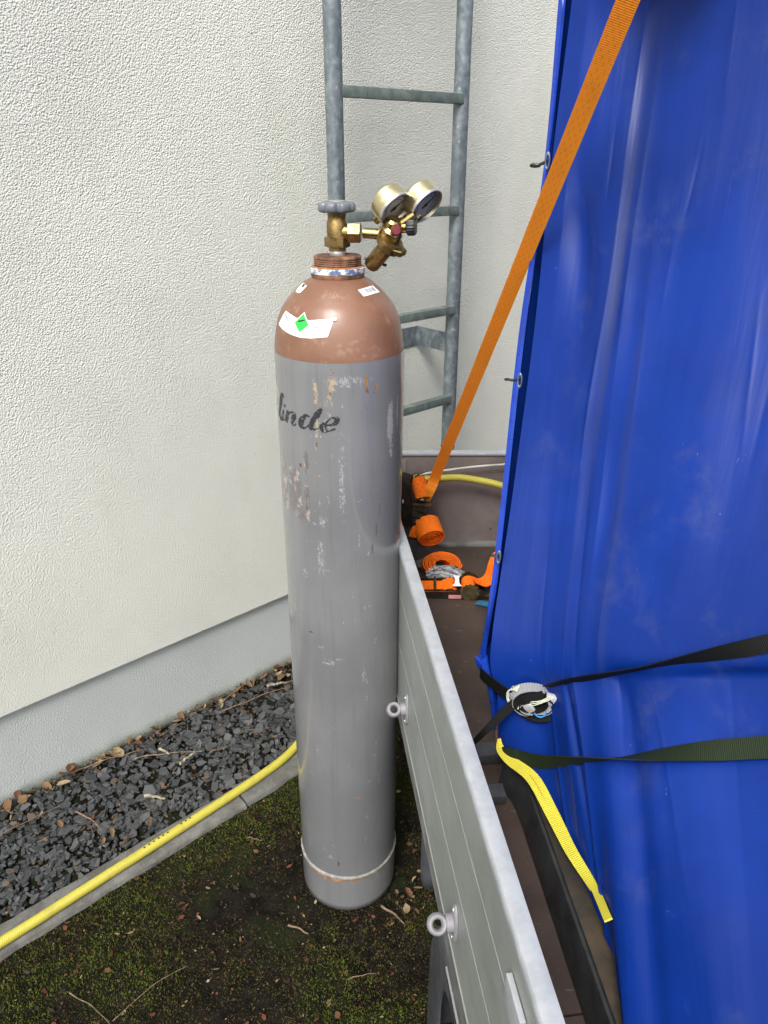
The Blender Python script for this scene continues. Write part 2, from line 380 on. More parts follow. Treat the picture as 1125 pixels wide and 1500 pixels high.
    def mesh(s, name, mat, org=(0, 0, 0), smooth=35):
        me = bpy.data.meshes.new(name); o = Vector(org)
        me.from_pydata([tuple(Vector(p)-o) for p in s.v], [], s.f)
        if s.uv:
            ul = me.uv_layers.new(name='UVMap')
            for i, pl in enumerate(me.polygons):
                if i in s.uv:
                    for li, q in zip(pl.loop_indices, s.uv[i]): ul.data[li].uv = q
        if smooth:
            me.polygons.foreach_set('use_smooth', [True]*len(me.polygons)); me.set_sharp_from_angle(angle=R(smooth))
        me.materials.append(mat); return me
    def build(s, name, mat, parent=None, smooth=35, org=None):
        if parent is not None: root = parent['_o'] if '_o' in parent else (0, 0, 0)
        else: root = org or (0, 0, 0)
        o = bpy.data.objects.new(name, s.mesh(name, mat, root, smooth)); COL.objects.link(o)
        if parent is not None: o.parent = parent; o['_o'] = tuple(root)
        else: o.location = root; o['_o'] = tuple(root)
        return o
def tag(o, label=None, cat=None, group=None, kind=None):
    for k, v in (('label', label), ('category', cat), ('group', group), ('kind', kind)):
        if v: o[k] = v
    return o
def thing(name, loc, label, cat, group=None):
    o = bpy.data.objects.new(name, None); COL.objects.link(o); o.location = loc; o.empty_display_size = .05
    o['_o'] = tuple(loc); return tag(o, label, cat, group)
def tint(me, cols):        # one colour per face corner's vertex
    at = me.attributes.new('tint', 'FLOAT_COLOR', 'POINT'); at.data.foreach_set('color', np.asarray(cols, dtype=np.float32).ravel())
def rawmesh(name, V, F, mat):
    me = bpy.data.meshes.new(name); k = F.shape[1]
    me.vertices.add(len(V)); me.vertices.foreach_set('co', V.astype(np.float32).ravel())
    me.loops.add(F.size); me.loops.foreach_set('vertex_index', F.astype(np.int32).ravel())
    me.polygons.add(len(F)); me.polygons.foreach_set('loop_start', np.arange(0, F.size, k, dtype=np.int32))
    me.update(calc_edges=True); me.validate(); me.materials.append(mat); return me

# wall frame: e runs along the wall to the right, q into the wall
E_ = Vector((.7501, .6613, 0)); Q_ = Vector((-.6613, .7501, 0)); Z_ = Vector((0, 0, 1))
def Wp(t, n, z): return E_*t+Q_*n+Z_*z
# trailer frame: u forward, m to the right
U_ = Vector((-.1236, .9923, 0)); M_ = Vector((.9923, .1236, 0))
def Tp(u, m, z): return U_*u+M_*m+Z_*z

# ------------------------------------------------------------------ ground
def gz(x, y): return .011*max(0, mnoise.fractal((x*4.2, y*4.2, 1.7), .6, 2.1, 4)) + .004*max(0, mnoise.noise((x*21, y*21, 7))) + .010*mnoise.noise((x*3.1, y*3.1, 0)) + .006*mnoise.noise((x*11, y*11, 3)) + .003*mnoise.noise((x*38, y*38, 5))
g = MB(); N = 190
rows = []
for i in range(N+1):
    y = -.5+3.6*i/N; rows.append([(x, y, gz(x, y)-.006) for x in [(-2.0+3.6*j/N) for j in range(N+1)]])
g.grid(rows)
big = 200                 # the surrounding ground, one ring joined to the detailed patch
xs0, xs1, ys0, ys1 = -2.0, 1.6, -.5, 3.1
for p in ([(-big,-big),(big,-big),(xs1,ys0),(xs0,ys0)], [(big,-big),(big,big),(xs1,ys1),(xs1,ys0)], [(big,big),(-big,big),(xs0,ys1),(xs1,ys1)], [(-big,big),(-big,-big),(xs0,ys0),(xs0,ys1)]):
    g.add([(x, y, -.012) for x, y in p], [(0, 1, 2, 3)])
ground = tag(g.build('ground', M['soil'], None, 60), kind='structure')

def mossiness(x, y):
    n = x*Q_.x+y*Q_.y
    near = max(0, 1-(1.375-n)/.20)
    v = mnoise.fractal((x*4.2, y*4.2, 1.7), .6, 2.1, 4)
    return .92 + .55*near + 1.0*v
def scatter_moss():
    n = 380000
    X = nr.uniform(-1.55, .55, n); Y = nr.uniform(.45, 2.3, n)
    V = []; C = []
    for x, y in zip(X, Y):
        nn = x*Q_.x+y*Q_.y
        if nn > 1.378 + .004*math.sin(x*60): continue
        if x > .12 and rng.random() < .6: continue
        m = mossiness(x, y)
        if rng.random() > m: continue
        z = gz(x, y)-.008; h = rng.uniform(.003, .0058)*(.7+.6*min(1.2, m)); a_ = rng.random()*6.283; wd = rng.uniform(.0014, .0032)
        lx, ly = rng.uniform(-.005, .005), rng.uniform(-.005, .005)
        ca, sa = math.cos(a_)*wd, math.sin(a_)*wd
        V += [(x-ca, y-sa, z), (x+ca, y+sa, z), (x+lx, y+ly, z+h)]
        gr = min(1, max(0, (m-.70)*1.2)) ; br = rng.uniform(.65, 1.15)
        if rng.random() < .42*(1-gr)+.12: c_ = (.075, .052, .026)
        else: c_ = (.046+.028*gr, .046+.046*gr, .012+.004*gr)
        C += [(c_[0]*br, c_[1]*br, c_[2]*br, 1)]*3
    V = np.array(V); F = np.arange(len(V)).reshape(-1, 3)
    me = rawmesh('moss', V, F, M['moss']); tint(me, C)
    o = bpy.data.objects.new('moss', me); COL.objects.link(o)
    tag(o, 'patchy green and brown moss covering the dark soil in front of the kerb', 'moss', kind='stuff')
scatter_moss()
def scatter_litter():
    V = []; F = []; C = []
    pal = [(.10, .05, .025), (.13, .07, .035), (.06, .04, .03), (.20, .14, .08), (.03, .027, .024), (.15, .055, .035), (.045, .035, .025)]*3+[(.30, .25, .16)]
    for i in range(6500):
        x, y = rng.uniform(-1.3, .5), rng.uniform(.6, 2.1); nn = x*Q_.x+y*Q_.y
        if nn > 1.37: continue
        s_ = rng.uniform(.0015, .0042) if rng.random() < .9 else rng.uniform(.005, .009)
        el = rng.uniform(.25, .8); a_ = rng.random()*6.283; z = gz(x, y)+rng.uniform(-.004, .003)
        k = len(V); c_, s2 = math.cos(a_), math.sin(a_)
        for px, py in ((-1, -.5), (.1, -1), (1, 0), (.2, .9), (-.8, .6)):
            X, Y = px*s_, py*s_*el
            V.append((x+X*c_-Y*s2, y+X*s2+Y*c_, z+rng.uniform(0, .35)*s_))
        F += [(k, k+1, k+2), (k, k+2, k+3), (k, k+3, k+4)]
        q = rng.choice(pal); b = rng.uniform(.35, .95); C += [(q[0]*b, q[1]*b, q[2]*b, 1)]*5
    me = rawmesh('leaf_litter', np.array(V), np.array(F), M['litter']); tint(me, C)
    o = bpy.data.objects.new('leaf_litter', me); COL.objects.link(o)
    tag(o, 'small brown crumbs of leaf and bark scattered over the mossy soil', 'leaf litter', kind='stuff')
scatter_litter()

# kerb of thin concrete edging stones
def gravel_litter():
    V = []; F = []; C = []
    for i in range(2600):
        t = rng.uniform(-1.2, 2.4); n = 1.826-abs(rng.gauss(0, .035)) if rng.random() < .6 else rng.uniform(1.465, 1.82)
        s_ = rng.uniform(.001, .0045); L = rng.uniform(1, 4) if rng.random() < .3 else 1; a_ = rng.random()*6.283; p = Wp(t, n, rng.uniform(.010, .021)); k = len(V); c_, s2 = math.cos(a_), math.sin(a_)
        for px, py in ((-1, -.4), (.1, -.6), (1, 0), (.2, .5), (-.8, .4)):
            X, Y = px*s_*L, py*s_; V.append((p.x+X*c_-Y*s2, p.y+X*s2+Y*c_, p.z+rng.uniform(0, .5)*s_))
        F += [(k, k+1, k+2), (k, k+2, k+3), (k, k+3, k+4)]; q = rng.choice(((.10, .05, .025), (.06, .035, .02), (.14, .085, .045), (.04, .03, .022), (.20, .15, .09))); b = rng.uniform(.5, 1.1); C += [(q[0]*b, q[1]*b, q[2]*b, 1)]*5
    me = rawmesh('gravel_debris', np.array(V), np.array(F), M['litter']); tint(me, C)
    o = bpy.data.objects.new('gravel_debris', me); COL.objects.link(o); o.parent = gravel; o['kind'] = 'stuff'
def scatter_clods():
    V = []; F = []; C = []
    for i in range(26000):
        x, y = rng.uniform(-1.35, .5), rng.uniform(.55, 2.2)
        if x*Q_.x+y*Q_.y > 1.372: continue
        s_ = min(.006, rng.lognormvariate(math.log(.0017), .5)); z = gz(x, y)-.006; k = len(V)
        for dx, dy, dz in ((1, 0, 0), (-.5, .87, 0), (-.5, -.87, 0), (0, 0, .9)):
            V.append((x+s_*dx*rng.uniform(.6, 1.3), y+s_*dy*rng.uniform(.6, 1.3), z+s_*dz*rng.uniform(.5, 1.2)))
        F += [(k, k+1, k+3), (k+1, k+2, k+3), (k+2, k, k+3)]; b = rng.uniform(.4, 1.5); C += [(.016*b, .014*b, .010*b, 1)]*4
    me = rawmesh('soil_crumbs', np.array(V), np.array(F), M['litter']); tint(me, C)
    o = bpy.data.objects.new('soil_crumbs', me); COL.objects.link(o); o.parent = ground; o['kind'] = 'stuff'
scatter_clods()
kerb = bpy.data.objects.new('kerb', None); COL.objects.link(kerb); kerb['_o'] = (0, 0, 0); tag(kerb, kind='structure')
for k in range(-4, 8):
    t0, t1 = k*1.0-.02-.27, k*1.0+.974-.27; mb = MB()
    z = .012+.003*math.sin(k*2.3); off = .004*math.sin(k*1.7)
    pts = []
    rowsk = []
    nseg = 40
    for i in range(nseg+1):
        t = t0+(t1-t0)*i/nseg; e = lambda s_: .0035*mnoise.noise((t*22, s_, k))+.002*mnoise.noise((t*70, s_, k))
        n0, n1 = 1.377+off+e(1), 1.458+off+e(5)
        rowsk.append([Wp(t, n0, -.12), Wp(t, n0, z-.006), Wp(t, n0+.006, z+e(9)), Wp(t, (n0+n1)/2, z+e(3)*.5), Wp(t, n1-.006, z+e(7)), Wp(t, n1, z-.006), Wp(t, n1, -.12)])
    mb.grid(rowsk); mb.add(rowsk[0], [tuple(range(7))]); mb.add(rowsk[-1], [tuple(range(6, -1, -1))])
    mb.build('kerb_stone', M['kerb'], kerb, 50)

# slate gravel strip between kerb and wall
gb = MB(); rws = []
for i in range(121):
    t = -3.2+7.2*i/120
    rws.append([Wp(t, n, -.012+.006*mnoise.noise((t*9, n*9, 2))) for n in [1.455+.385*j/14 for j in range(15)]])
gravel = tag(gb.build('gravel_bed', M['slate_dust'], None, 60), kind='structure') if gb.grid(rws) else None
def chip_mesh(seed):
    r_ = random.Random(seed); n = r_.choice((4, 5, 5, 6)); el = r_.uniform(.5, .95); th = r_.uniform(.14, .36)
    A = sorted(r_.random()*.55/n*6.283+i*6.283/n for i in range(n)); V = []; RR = [r_.uniform(.68, 1.18) for _ in range(n)]
    for zf, sc_ in ((-1, .86), (.5, 1.0), (1, r_.uniform(.84, .96))):
        for a_ in A:
            q = sc_*RR[A.index(a_)]*r_.uniform(.95, 1.05); V.append((math.cos(a_)*q, math.sin(a_)*q*el, zf*th+r_.uniform(-.05, .05)))
    F = [tuple(range(n-1, -1, -1)), tuple(range(2*n, 3*n))]
    for l in (0, 1):
        for i in range(n): F.append((l*n+i, l*n+(i+1) % n, (l+1)*n+(i+1) % n, (l+1)*n+i))
    return V, F
CH = [chip_mesh(i) for i in range(16)]
chip_me = []
for V, F in CH:
    me = bpy.data.meshes.new('slate_chip'); me.from_pydata(V, [], F); me.materials.append(M['slate']); chip_me.append(me)
places = []
def chip_place(t, n, s_, lift):
    e = (rng.gauss(0, .33), rng.gauss(0, .33), rng.random()*6.283)
    p = Wp(t, n, -.006+lift); return (p, s_, e, rng.randrange(16))
for i in range(16500):
    t = rng.uniform(-2.6, 2.6); n = rng.uniform(1.468, 1.825)
    s_ = min(.025, rng.lognormvariate(math.log(.0090), .42)); places.append(chip_place(t, n, s_, rng.uniform(-.002, .013)))
camp = Vector((0, 0, 1.64))
def shown(p):       # inside the frame and not behind the cylinder
    d = p[0]-camp; az_ = math.degrees(math.atan2(d.x, d.y)); return -31 < az_ < -7.5 and d.length < 2.55
vis = sorted([p for p in places if shown(p)], key=lambda p: -p[1]/(p[0]-camp).length+(-.001*p[0].z))[:300]
visid = set(id(p) for p in vis)
for p, s_, e, k in vis:
    o = bpy.data.objects.new('slate_chip', chip_me[k]); COL.objects.link(o); o.parent = gravel
    o.location = p+Vector((0, 0, .003)); o.rotation_euler = e; o.scale = (s_, s_, s_)
from mathutils import Euler
V = []; FF = []; C = []
for q in places:
    if id(q) in visid: continue
    p, s_, e, k = q; mt = Matrix.Translation(p) @ Euler(e).to_matrix().to_4x4() @ Matrix.Scale(s_, 4)
    b = len(V); vv, ff = CH[k]; V += [tuple(mt @ Vector(x)) for x in vv]
    u_ = rng.random(); cc = (.024+.040*u_, .026+.042*u_, .027+.042*u_, 1)
    if rng.random() < .05: cc = (.085, .062, .045, 1)
    C += [cc]*len(vv); FF += [tuple(b+i for i in f) for f in ff]
me = bpy.data.meshes.new('slate_chip_mass'); me.from_pydata(V, [], FF); me.materials.append(M['slate_mass']); tint(me, C)
o = bpy.data.objects.new('slate_chip_mass', me); COL.objects.link(o); o.parent = gravel; o['kind'] = 'stuff'

gravel_litter()
# ------------------------------------------------------------------ building wall
wall = thing('building_wall', Wp(0, 1.83, 0), 'cream rough rendered house wall with a smoother grey plinth behind the ladder', 'wall')
mb = MB(); mb.hexa([Wp(-7, 1.815, .300), Wp(9, 1.815, .300), Wp(9, 2.2, .300), Wp(-7, 2.2, .300), Wp(-7, 1.815, 6), Wp(9, 1.815, 6), Wp(9, 2.2, 6), Wp(-7, 2.2, 6)])
mb.build('plaster_face', M['plaster'], wall, 0)
mb = MB(); mb.hexa([Wp(-7, 1.832, -.3), Wp(9, 1.832, -.3), Wp(9, 2.19, -.3), Wp(-7, 2.19, -.3), Wp(-7, 1.832, .298), Wp(9, 1.832, .298), Wp(9, 2.19, .298), Wp(-7, 2.19, .298)])
mb.build('plinth', M['plinth'], wall, 0)

# ladder
ladder = thing('wall_ladder', Wp(1.53, 1.66, .45), 'galvanised steel ladder with flat rungs fixed upright to the cream wall', 'ladder')
TL, TR, NL = 1.298, 1.757, 1.66
for t in (TL, TR): MB().lathe([(.022, 0), (.0225, .002), (.0225, 3.75)], Wp(t, NL, .45), Z_, 28).build('stringer', M['galv'], ladder)
for k in range(-8, 5):
    z = 1.781-.292*k
    if z < .5: continue
    MB().box(Wp((TL+TR)/2, NL-.008, z), (TR-TL-.020, .026, .026), E_, Q_, Z_, .002).build('rung', M['rung'], ladder)
for z in (1.09, 2.85):
    for t, sgn in ((TR, -1), (TL, 1)):
        mb = MB(); mb.box(Wp(t+sgn*.012, (NL+1.812)/2+.008, z), (.005, 1.812-NL-.012, .062), E_, Q_, Z_)
        mb.box(Wp(t+sgn*.065, 1.8115, z), (.112, .005, .061), E_, Q_, Z_); mb.build('wall_bracket', M['galv'], ladder)
MB().lathe([(.0230, 0), (.0242, .001), (.0242, .006), (.0230, .007)], Wp(TR, NL, .728), Z_, 28).build('collar', M['dark_steel'], ladder)

# ------------------------------------------------------------------ gas cylinder
CX, CY, LEAN = -.0885, 1.300, .0105/1.45
CO = Vector((CX, CY, 0))
def cy(phi, r, z):
    p = R(phi); return Vector((CX+LEAN*z+r*math.sin(p), CY-r*math.cos(p), z))
def ax(z): return Vector((CX+LEAN*z, CY, z))
AXD = Vector((LEAN, 0, 1))
DOME = [(.1145, 1.300), (.1143, 1.318), (.1135, 1.334), (.1127, 1.3435), (.1095, 1.3657), (.1045, 1.3860), (.0983, 1.401), (.0908, 1.4135), (.0822, 1.4233), (.0710, 1.4350), (.058, 1.446), (.050, 1.4505), (.044, 1.4535)]
def rz(z):
    if z <= DOME[0][1]: return .1145
    for (r0, z0), (r1, z1) in zip(DOME, DOME[1:]):
        if z0 <= z <= z1: return r0+(r1-r0)*(z-z0)/(z1-z0)
    return DOME[-1][0]
gas = thing('gas_cylinder', CO, 'tall grey gas cylinder with brown shoulder, pressure regulator and hazard label, leaning against the trailer', 'gas cylinder')
def cyl_body():
    nphi = 300; zs = np.arange(.121, 1.3341, .0041); zs[-1] = 1.334
    ph = -np.pi+2*np.pi*np.arange(nphi)/nphi
    P, Z = np.meshgrid(ph, zs); r = np.full_like(Z, .1145)
    for i, z in enumerate(zs): r[i, :] = rz(z)
    r += .0004*np.sin(P*3+Z*2)+.0003*np.sin(Z*9+P*2)
    X = LEAN*Z+r*np.sin(P); Y = -r*np.cos(P)
    V = np.stack([X, Y, Z], -1).reshape(-1, 3); nz = len(zs)
    i = np.arange(nz-1)[:, None]*nphi; j = np.arange(nphi)[None, :]; j2 = (j+1) % nphi
    F = np.stack([i+j, i+j2, i+nphi+j2, i+nphi+j], -1).reshape(-1, 4)
    me = rawmesh('body', V, F, M['cyl'])
    me.polygons.foreach_set('use_smooth', [True]*len(me.polygons))
    A = P*.1145                                   # arc length in metres
    def blobs(L):
        o = np.zeros_like(A)
        for (d, z, sa, sz, k) in L:
            x = (A-R(d)*.1145)/sa; y = (Z-z)/sz; o = np.maximum(o, k*np.exp(-(np.abs(x)**3+np.abs(y)**3)))
        return o
    D = {
     'rust': [(-3.8, 1.316, .006, .018, .52), (-5, 1.285, .004, .014, .45), (26, 1.297, .0035, .016, .75), (27, 1.283, .002, .01, .6), (35.9, 1.291, .005, .013, .62), (33, 1.283, .003, .008, .6), (50, 1.289, .008, .012, .45), (46, 1.287, .004, .006, .5),
              (-18, 1.1927, .003, .007, .8), (-35, 1.1475, .004, .006, .85), (-17.2, 1.1281, .0022, .003, .85), (-3, 1.162, .0018, .003, .8), (-32, .798, .006, .002, .8), (-12.9, .7356, .008, .002, .75), (-25, .755, .004, .002, .7), (28, .815, .004, .003, .6), (38, .825, .004, .002, .55),
              (16.5, .3645, .008, .003, .8), (-8.9, .163, .003, .011, .85), (-17.5, 1.23, .0025, .05, .42), (-2, 1.25, .002, .004, .75), (-72, 1.283, .008, .02, .5), (20, .335, .0015, .02, .5), (-2, 1.215, .0012, .002, .7), (62, 1.25, .003, .03, .45)],
     'cream': [(-17.5, 1.285, .006, .035, .62), (-17.5, 1.23, .003, .04, .7), (-19, 1.18, .003, .06, .55), (-4, 1.30, .010, .022, .62), (-6, 1.27, .008, .02, .55), (64, 1.24, .004, .06, .66), (-72, 1.27, .012, .03, .6), (-17, 1.09, .004, .03, .5), (-12, 1.20, .012, .05, .35)],
     'pale': [(52.7, 1.217, .011, .055, .72), (54, 1.17, .008, .03, .6), (2, 1.12, .004, .10, .50), (-10, 1.24, .030, .05, .42), (10, 1.296, .05, .006, .48)],
     'scuff': [(-17.7, .973, .009, .045, .55), (-12, .945, .018, .003, .62), (-14, 1.045, .010, .010, .6), (-22, 1.04, .010, .003, .5), (4, 1.13, .006, .10, .47), (-13, .735, .020, .008, .58), (-20, .77, .010, .006, .5), (-2, .744, .018, .004, .5), (12, .89, .003, .008, .5), (-15, .86, .006, .003, .6), (10, 1.305, .045, .010, .52),
               (22, .70, .007, .022, .55), (35, .78, .004, .03, .5), (16, .37, .014, .004, .52), (-25, .20, .006, .010, .5), (-18, .18, .009, .008, .55), (-30, .5, .004, .02, .5), (40, .40, .004, .02, .5), (-40, .42, .010, .003, .55), (36, .48, .003, .06, .46), (25, .3, .006, .01, .5), (-36, .93, .008, .012, .5), (30, .86, .01, .003, .5)],
     'residue': [(-63, 1.098, .018, .062, .95), (-44, 1.095, .022, .064, .80), (-29, 1.155, .006, .024, .95), (-29.5, 1.075, .0058, .048, .98), (-38, 1.05, .020, .018, .70), (-68, 1.06, .014, .03, .8)],
     'grime': [(39.4, 1.058, .0022, .022, .75), (36, 1.02, .0030, .025, .72), (32, .985, .0030, .02, .68), (29, .93, .0015, .05, .55), (26.5, 1.24, .0008, .045, .6), (-26, .435, .008, .0015, .8), (-22, .43, .004, .002, .7), (-35, 1.243, .010, .0012, .7), (8, .79, .002, .003, .6), (24, .72, .002, .02, .55), (-16, .37, .006, .002, .7), (33, .96, .004, .015, .5), (30, .99, .0012, .06, .5)],
    }
    q = random.Random(5)
    for _ in range(110):                       # the many small knocks of a well used bottle
        d, z = q.uniform(-75, 75), q.uniform(.15, 1.30); hor = q.random() < .55; k = q.uniform(.44, .60)
        b_ = (d, z, q.uniform(.003, .012) if hor else q.uniform(.0008, .003), q.uniform(.0008, .003) if hor else q.uniform(.004, .022), k)
        D[q.choice(('scuff', 'scuff', 'scuff', 'grime', 'pale'))].append(b_)
    for _ in range(22): D['rust'].append((q.uniform(-75, 75), q.uniform(.14, 1.28), q.uniform(.0012, .003), q.uniform(.001, .004), q.uniform(.55, .75)))
    for k, L in D.items():
        at = me.attributes.new(k, 'FLOAT', 'POINT'); at.data.foreach_set('value', blobs(L).astype(np.float32).ravel())
    o = bpy.data.objects.new('body', me); COL.objects.link(o); o.parent = gas; o['_o'] = tuple(CO); return o
body = cyl_body()
def lz(prof, n=96): # lathe about the leaning axis from (r, z)
    mb = MB(); rows = [[cy(360*i/n, r, z) for i in range(n+1)] for r, z in prof]; mb.grid(rows); return mb
dp = [(rz(1.3341), 1.3341)]+[(r, z) for r, z in DOME if z > 1.335]
dome_s = catmull([(r, z, 0) for r, z in dp], 4)
lz([(p.x, p.y) for p in dome_s], 144).build('shoulder', M['brown'], gas, 60)
fr = lz([(.001, .001), (.108, 0), (.1145, .004), (.1150, .02), (.1150, .104), (.1148, .1095)], 144).build('foot_ring', M['cyl'], gas, 60)
mb = MB(); rws = []
for i in range(193):
    f_ = 360*i/192; j = .0006*mnoise.noise((f_*.3, 0, 0))
    rws.append([cy(f_, r+j, z+j) for r, z in ((.1146, .1085), (.1166, .111), (.1174, .1145), (.1168, .118), (.1144, .1215))])
mb.grid(rws); mb.build('weld_bead', simple('pale_weld_paint', (.25, .245, .225), .5, 0, .3, 70, .3), gas, 60)
mb = MB()                                         # rust line that runs under the weld
for f0, f1, hh in ((-52, -30, .006), (-34, 6, .006), (2, 30, .004), (34, 40, .005), (-70, -58, .004), (9, 12, .012), (-28, -25, .016)):
    n = 14; top = [cy(f0+(f1-f0)*i/n, .1153, .1088) for i in range(n+1)]
    bot = [cy(f0+(f1-f0)*i/n, .1153, .1088-hh*math.sin(math.pi*i/n)**.6*(.55+.6*rng.random())) for i in range(n+1)]
    mb.grid([top, bot])
mb.build('rust_stain', M['rust_bright'], fr)
lz([(.0435, 1.4525), (.0448, 1.4555), (.0448, 1.462), (.0440, 1.4635)]).build('neck_ring', M['rusty'], gas, 50)
lz([(.0445, 1.4605), (.0456, 1.4615), (.0456, 1.4695), (.0445, 1.4705)]).build('neck_band', M['band'], gas, 40)
tp = [(.0430, 1.4690), (.0415, 1.4715), (.0400, 1.4720)]
for k in range(4): tp += [(.0386, 1.4735+k*.0032), (.0402, 1.4748+k*.0032)]
tp += [(.0398, 1.4868), (.0380, 1.4885), (.012, 1.4885)]
lz(tp).build('neck_thread', M['rusty'], gas, 30)
lz([(.0425, 1.4692), (.0432, 1.4705), (.0412, 1.4722)]).build('rust_rim', M['rust_bright'], gas, 50)

# valve
VA = ax(1.488)
valve = MB().lathe([(.0170, .014), (.0170, .052), (.0155, .055), (.0150, .060), (.0158, .063), (.0158, .068)], VA, AXD, 40).build('valve', M['brass_dull'], gas)
MB().lathe([(.0130, 0), (.0134, .001), (.0134, .007), (.0128, .008)], VA, AXD, 32).build('collar', M['pale_metal'], valve)
MB().lathe([(.0142, .0075), (.0142, .0145)], VA, AXD, 32).build('valve_stem', M['brass_dull'], valve)
def hexnut(A, d, r, h, bev=.0012, n=6):
    return MB().lathe([(r-bev*2, 0), (r, bev), (r, h-bev), (r-bev*2, h)], A, d, n)
hexnut(VA+AXD*.013, AXD, .0215, .0165).build('hex_nut', M['brass_dull'], valve, 20)
# lobed handwheel
mb = MB(); HW = VA+AXD*.0665; rws = []
for r_, h in ((.10, 0), (.80, 0), (.94, .0015), (1.0, .005), (1.0, .011), (.95, .0145), (.82, .0165), (.45, .0170), (.05, .0165)):
    row = []
    for i in range(169):
        t = 2*math.pi*i/168; lob = .0312-.0052*(.5-.5*math.cos(7*t+.6))**3 if r_ > .7 else .030
        row.append(HW+Vector((math.cos(t), math.sin(t), 0))*r_*lob+AXD*h)
    rws.append(row)
hw = mb.grid(rws).build('handwheel', M['grey_plastic'], valve, 50)
MB().lathe([(.0115, .0150), (.0140, .0158), (.0140, .0180), (.0110, .0185), (.0001, .0186)], HW, AXD, 32).build('wheel_cap', M['pale_metal'], valve)

# regulator
reg0 = Vector((.0083, 1.2800, 1.5190))
NX = Vector((1, -.10, 0)).normalized(); vy = ax(1.5235)
MB().lathe([(.0140, .010), (.0140, .022)], vy, NX, 28).build('valve_outlet', M['brass_dull'], valve)
reg = MB()
reg.lathe([(.0006, -.010), (.010, -.010), (.0165, -.006), (.0190, 0), (.0190, .012), (.0150, .017), (.0006, .018)], reg0, Vector((.45, -.35, .82)), 40)
reg.lathe([(.0085, 0), (.0085, .026), (.0125, .028), (.0125, .046)], vy+NX*.044, reg0-vy, 28)
reg.lathe([(.0090, 0), (.0090, .050)], reg0+Vector((.000, 0, .006)), Vector((.62, -.10, .42)), 24)
reg.lathe([(.0125, 0), (.0140, .004), (.0140, .014), (.0105, .018)], reg0+Vector((.004, -.004, .012)), Vector((.25, -.35, .85)), 28)
regulator = reg.build('regulator_body', M['brass'], gas)
hexnut(vy+NX*.018, NX, .0170, .022).build('inlet_nut', M['brass_dull'], regulator, 20)
bdir = Vector((-.0335, .028, -.0405)).normalized()
MB().lathe([(.0215, -.004), (.0225, 0), (.0225, .009), (.0165, .013), (.0140, .016), (.0138, .056), (.0120, .060), (.0006, .061)], reg0+Vector((.003, -.006, -.007)), bdir, 40).build('bonnet', M['brass_dull'], regulator)
hexnut(reg0+Vector((.0135, -.012, -.0145)), Vector((-.25, .35, -.9)), .0165, .010).build('hex_nut', M['brass'], regulator, 20)
B0 = reg0+bdir*.0590+Vector((.003, -.004, 0))
MB().tube([B0+Vector((-.010, .004, .003)), B0+Vector((.026, -.009, -.0065))], .0025, 12).build('tommy_bar', M['dark_steel'], regulator)
gn = Vector((.61, -.539, -.58)).normalized()
gx = Vector((.62, .711, 0)); gx = (gx-gn*gx.dot(gn)).normalized(); gy = gn.cross(gx)
if gy.z < 0: gx, gy = -gx, -gy
def gauge(face, deg):
    A = Vector(face)-gn*.030
    case = MB().lathe([(.006, -.001), (.0268, 0), (.0292, .0025), (.0295, .006), (.0295, .0215), (.0305, .022), (.0308, .024), (.0308, .0275), (.0300, .029), (.0282, .029), (.0278, .0262), (.0272, .0255)], A, gn, 56, False, (True, False)).build('pressure_gauge', M['gaugebrass'], gas)
    bz = MB().lathe([(.0300, .0292), (.0306, .0285), (.0310, .0262), (.0310, .0290), (.0302, .0302), (.0284, .0302), (.0280, .0290)], A, gn, 56, False, (False, False)).build('bezel', M['pale_metal'], case)
    MB().lathe([(.0274, .0235), (.0274, .0240), (.0001, .0240)], A, gn, 48).build('dial', simple('grey_dial', (.50, .48, .45), .5, 0, .15), case)
    mb = MB(); D0 = A+gn*.0244
    for k in range(41):
        t = R(225-270*k/40); d = gx*math.cos(t)+gy*math.sin(t); e = gx*-math.sin(t)+gy*math.cos(t); L = .006 if k % 5 == 0 else .0035
        mb.box(D0+d*(.0245-L/2), (L, .0007 if k % 5 else .0011, .0003), d, e, gn)
    for k in range(60):
        t = R(225-270*k/60); t2 = R(225-270*(k+1)/60); ps = [D0+(gx*math.cos(q)+gy*math.sin(q))*r for q, r in ((t, .0170), (t2, .0170), (t2, .0162), (t, .0162))]
        mb.prism(ps, gn*.0002)
    mb.build('scale_marks', M['ink'], case, 0)
    t = R(deg); d = gx*math.cos(t)+gy*math.sin(t); e = gx*-math.sin(t)+gy*math.cos(t); mb = MB(); D1 = A+gn*.0252
    mb.prism([D1-d*.008-e*.0020, D1-e*.0016, D1+d*.0205-e*.0003, D1+d*.0205+e*.0003, D1+e*.0016, D1-d*.008+e*.0020], gn*.0005)
    mb.lathe([(.0030, 0), (.0030, .001), (.0001, .0011)], D1, gn, 16); mb.build('needle', M['ink'], case, 0)
    gl = NT('gauge_glass'); gm = gl.out((.95, .96, .97), .03, 0, None, **{'Transmission Weight': 1.0, 'IOR': 1.06})
    MB().lathe([(.0281, .0280), (.0281, .0284), (.0001, .0288)], A, gn, 48).build('glass', gm, case)
    MB().tube([A+gn*.010-gy*.027, A+gn*.004-gy*.040+gx*.002], .0065, 16).build('gauge_stem', M['brass'], case)
gauge((.0196, 1.2718, 1.5596), 50); gauge((.0700, 1.2850, 1.5639), 55)
MB().tube([Vector((.012, 1.288, 1.530)), Vector((.047, 1.298, 1.541)), Vector((.058, 1.303, 1.550))], [.009, .0085, .007], 16).build('gauge_manifold', M['brass'], regulator)
MB().lathe([(.0090, -.016), (.0090, 0), (.0070, .002)], Vector((.0365, 1.2735, 1.5340)), Vector((.95, -.28, .03)), 24).build('relief_port', M['brass'], regulator)
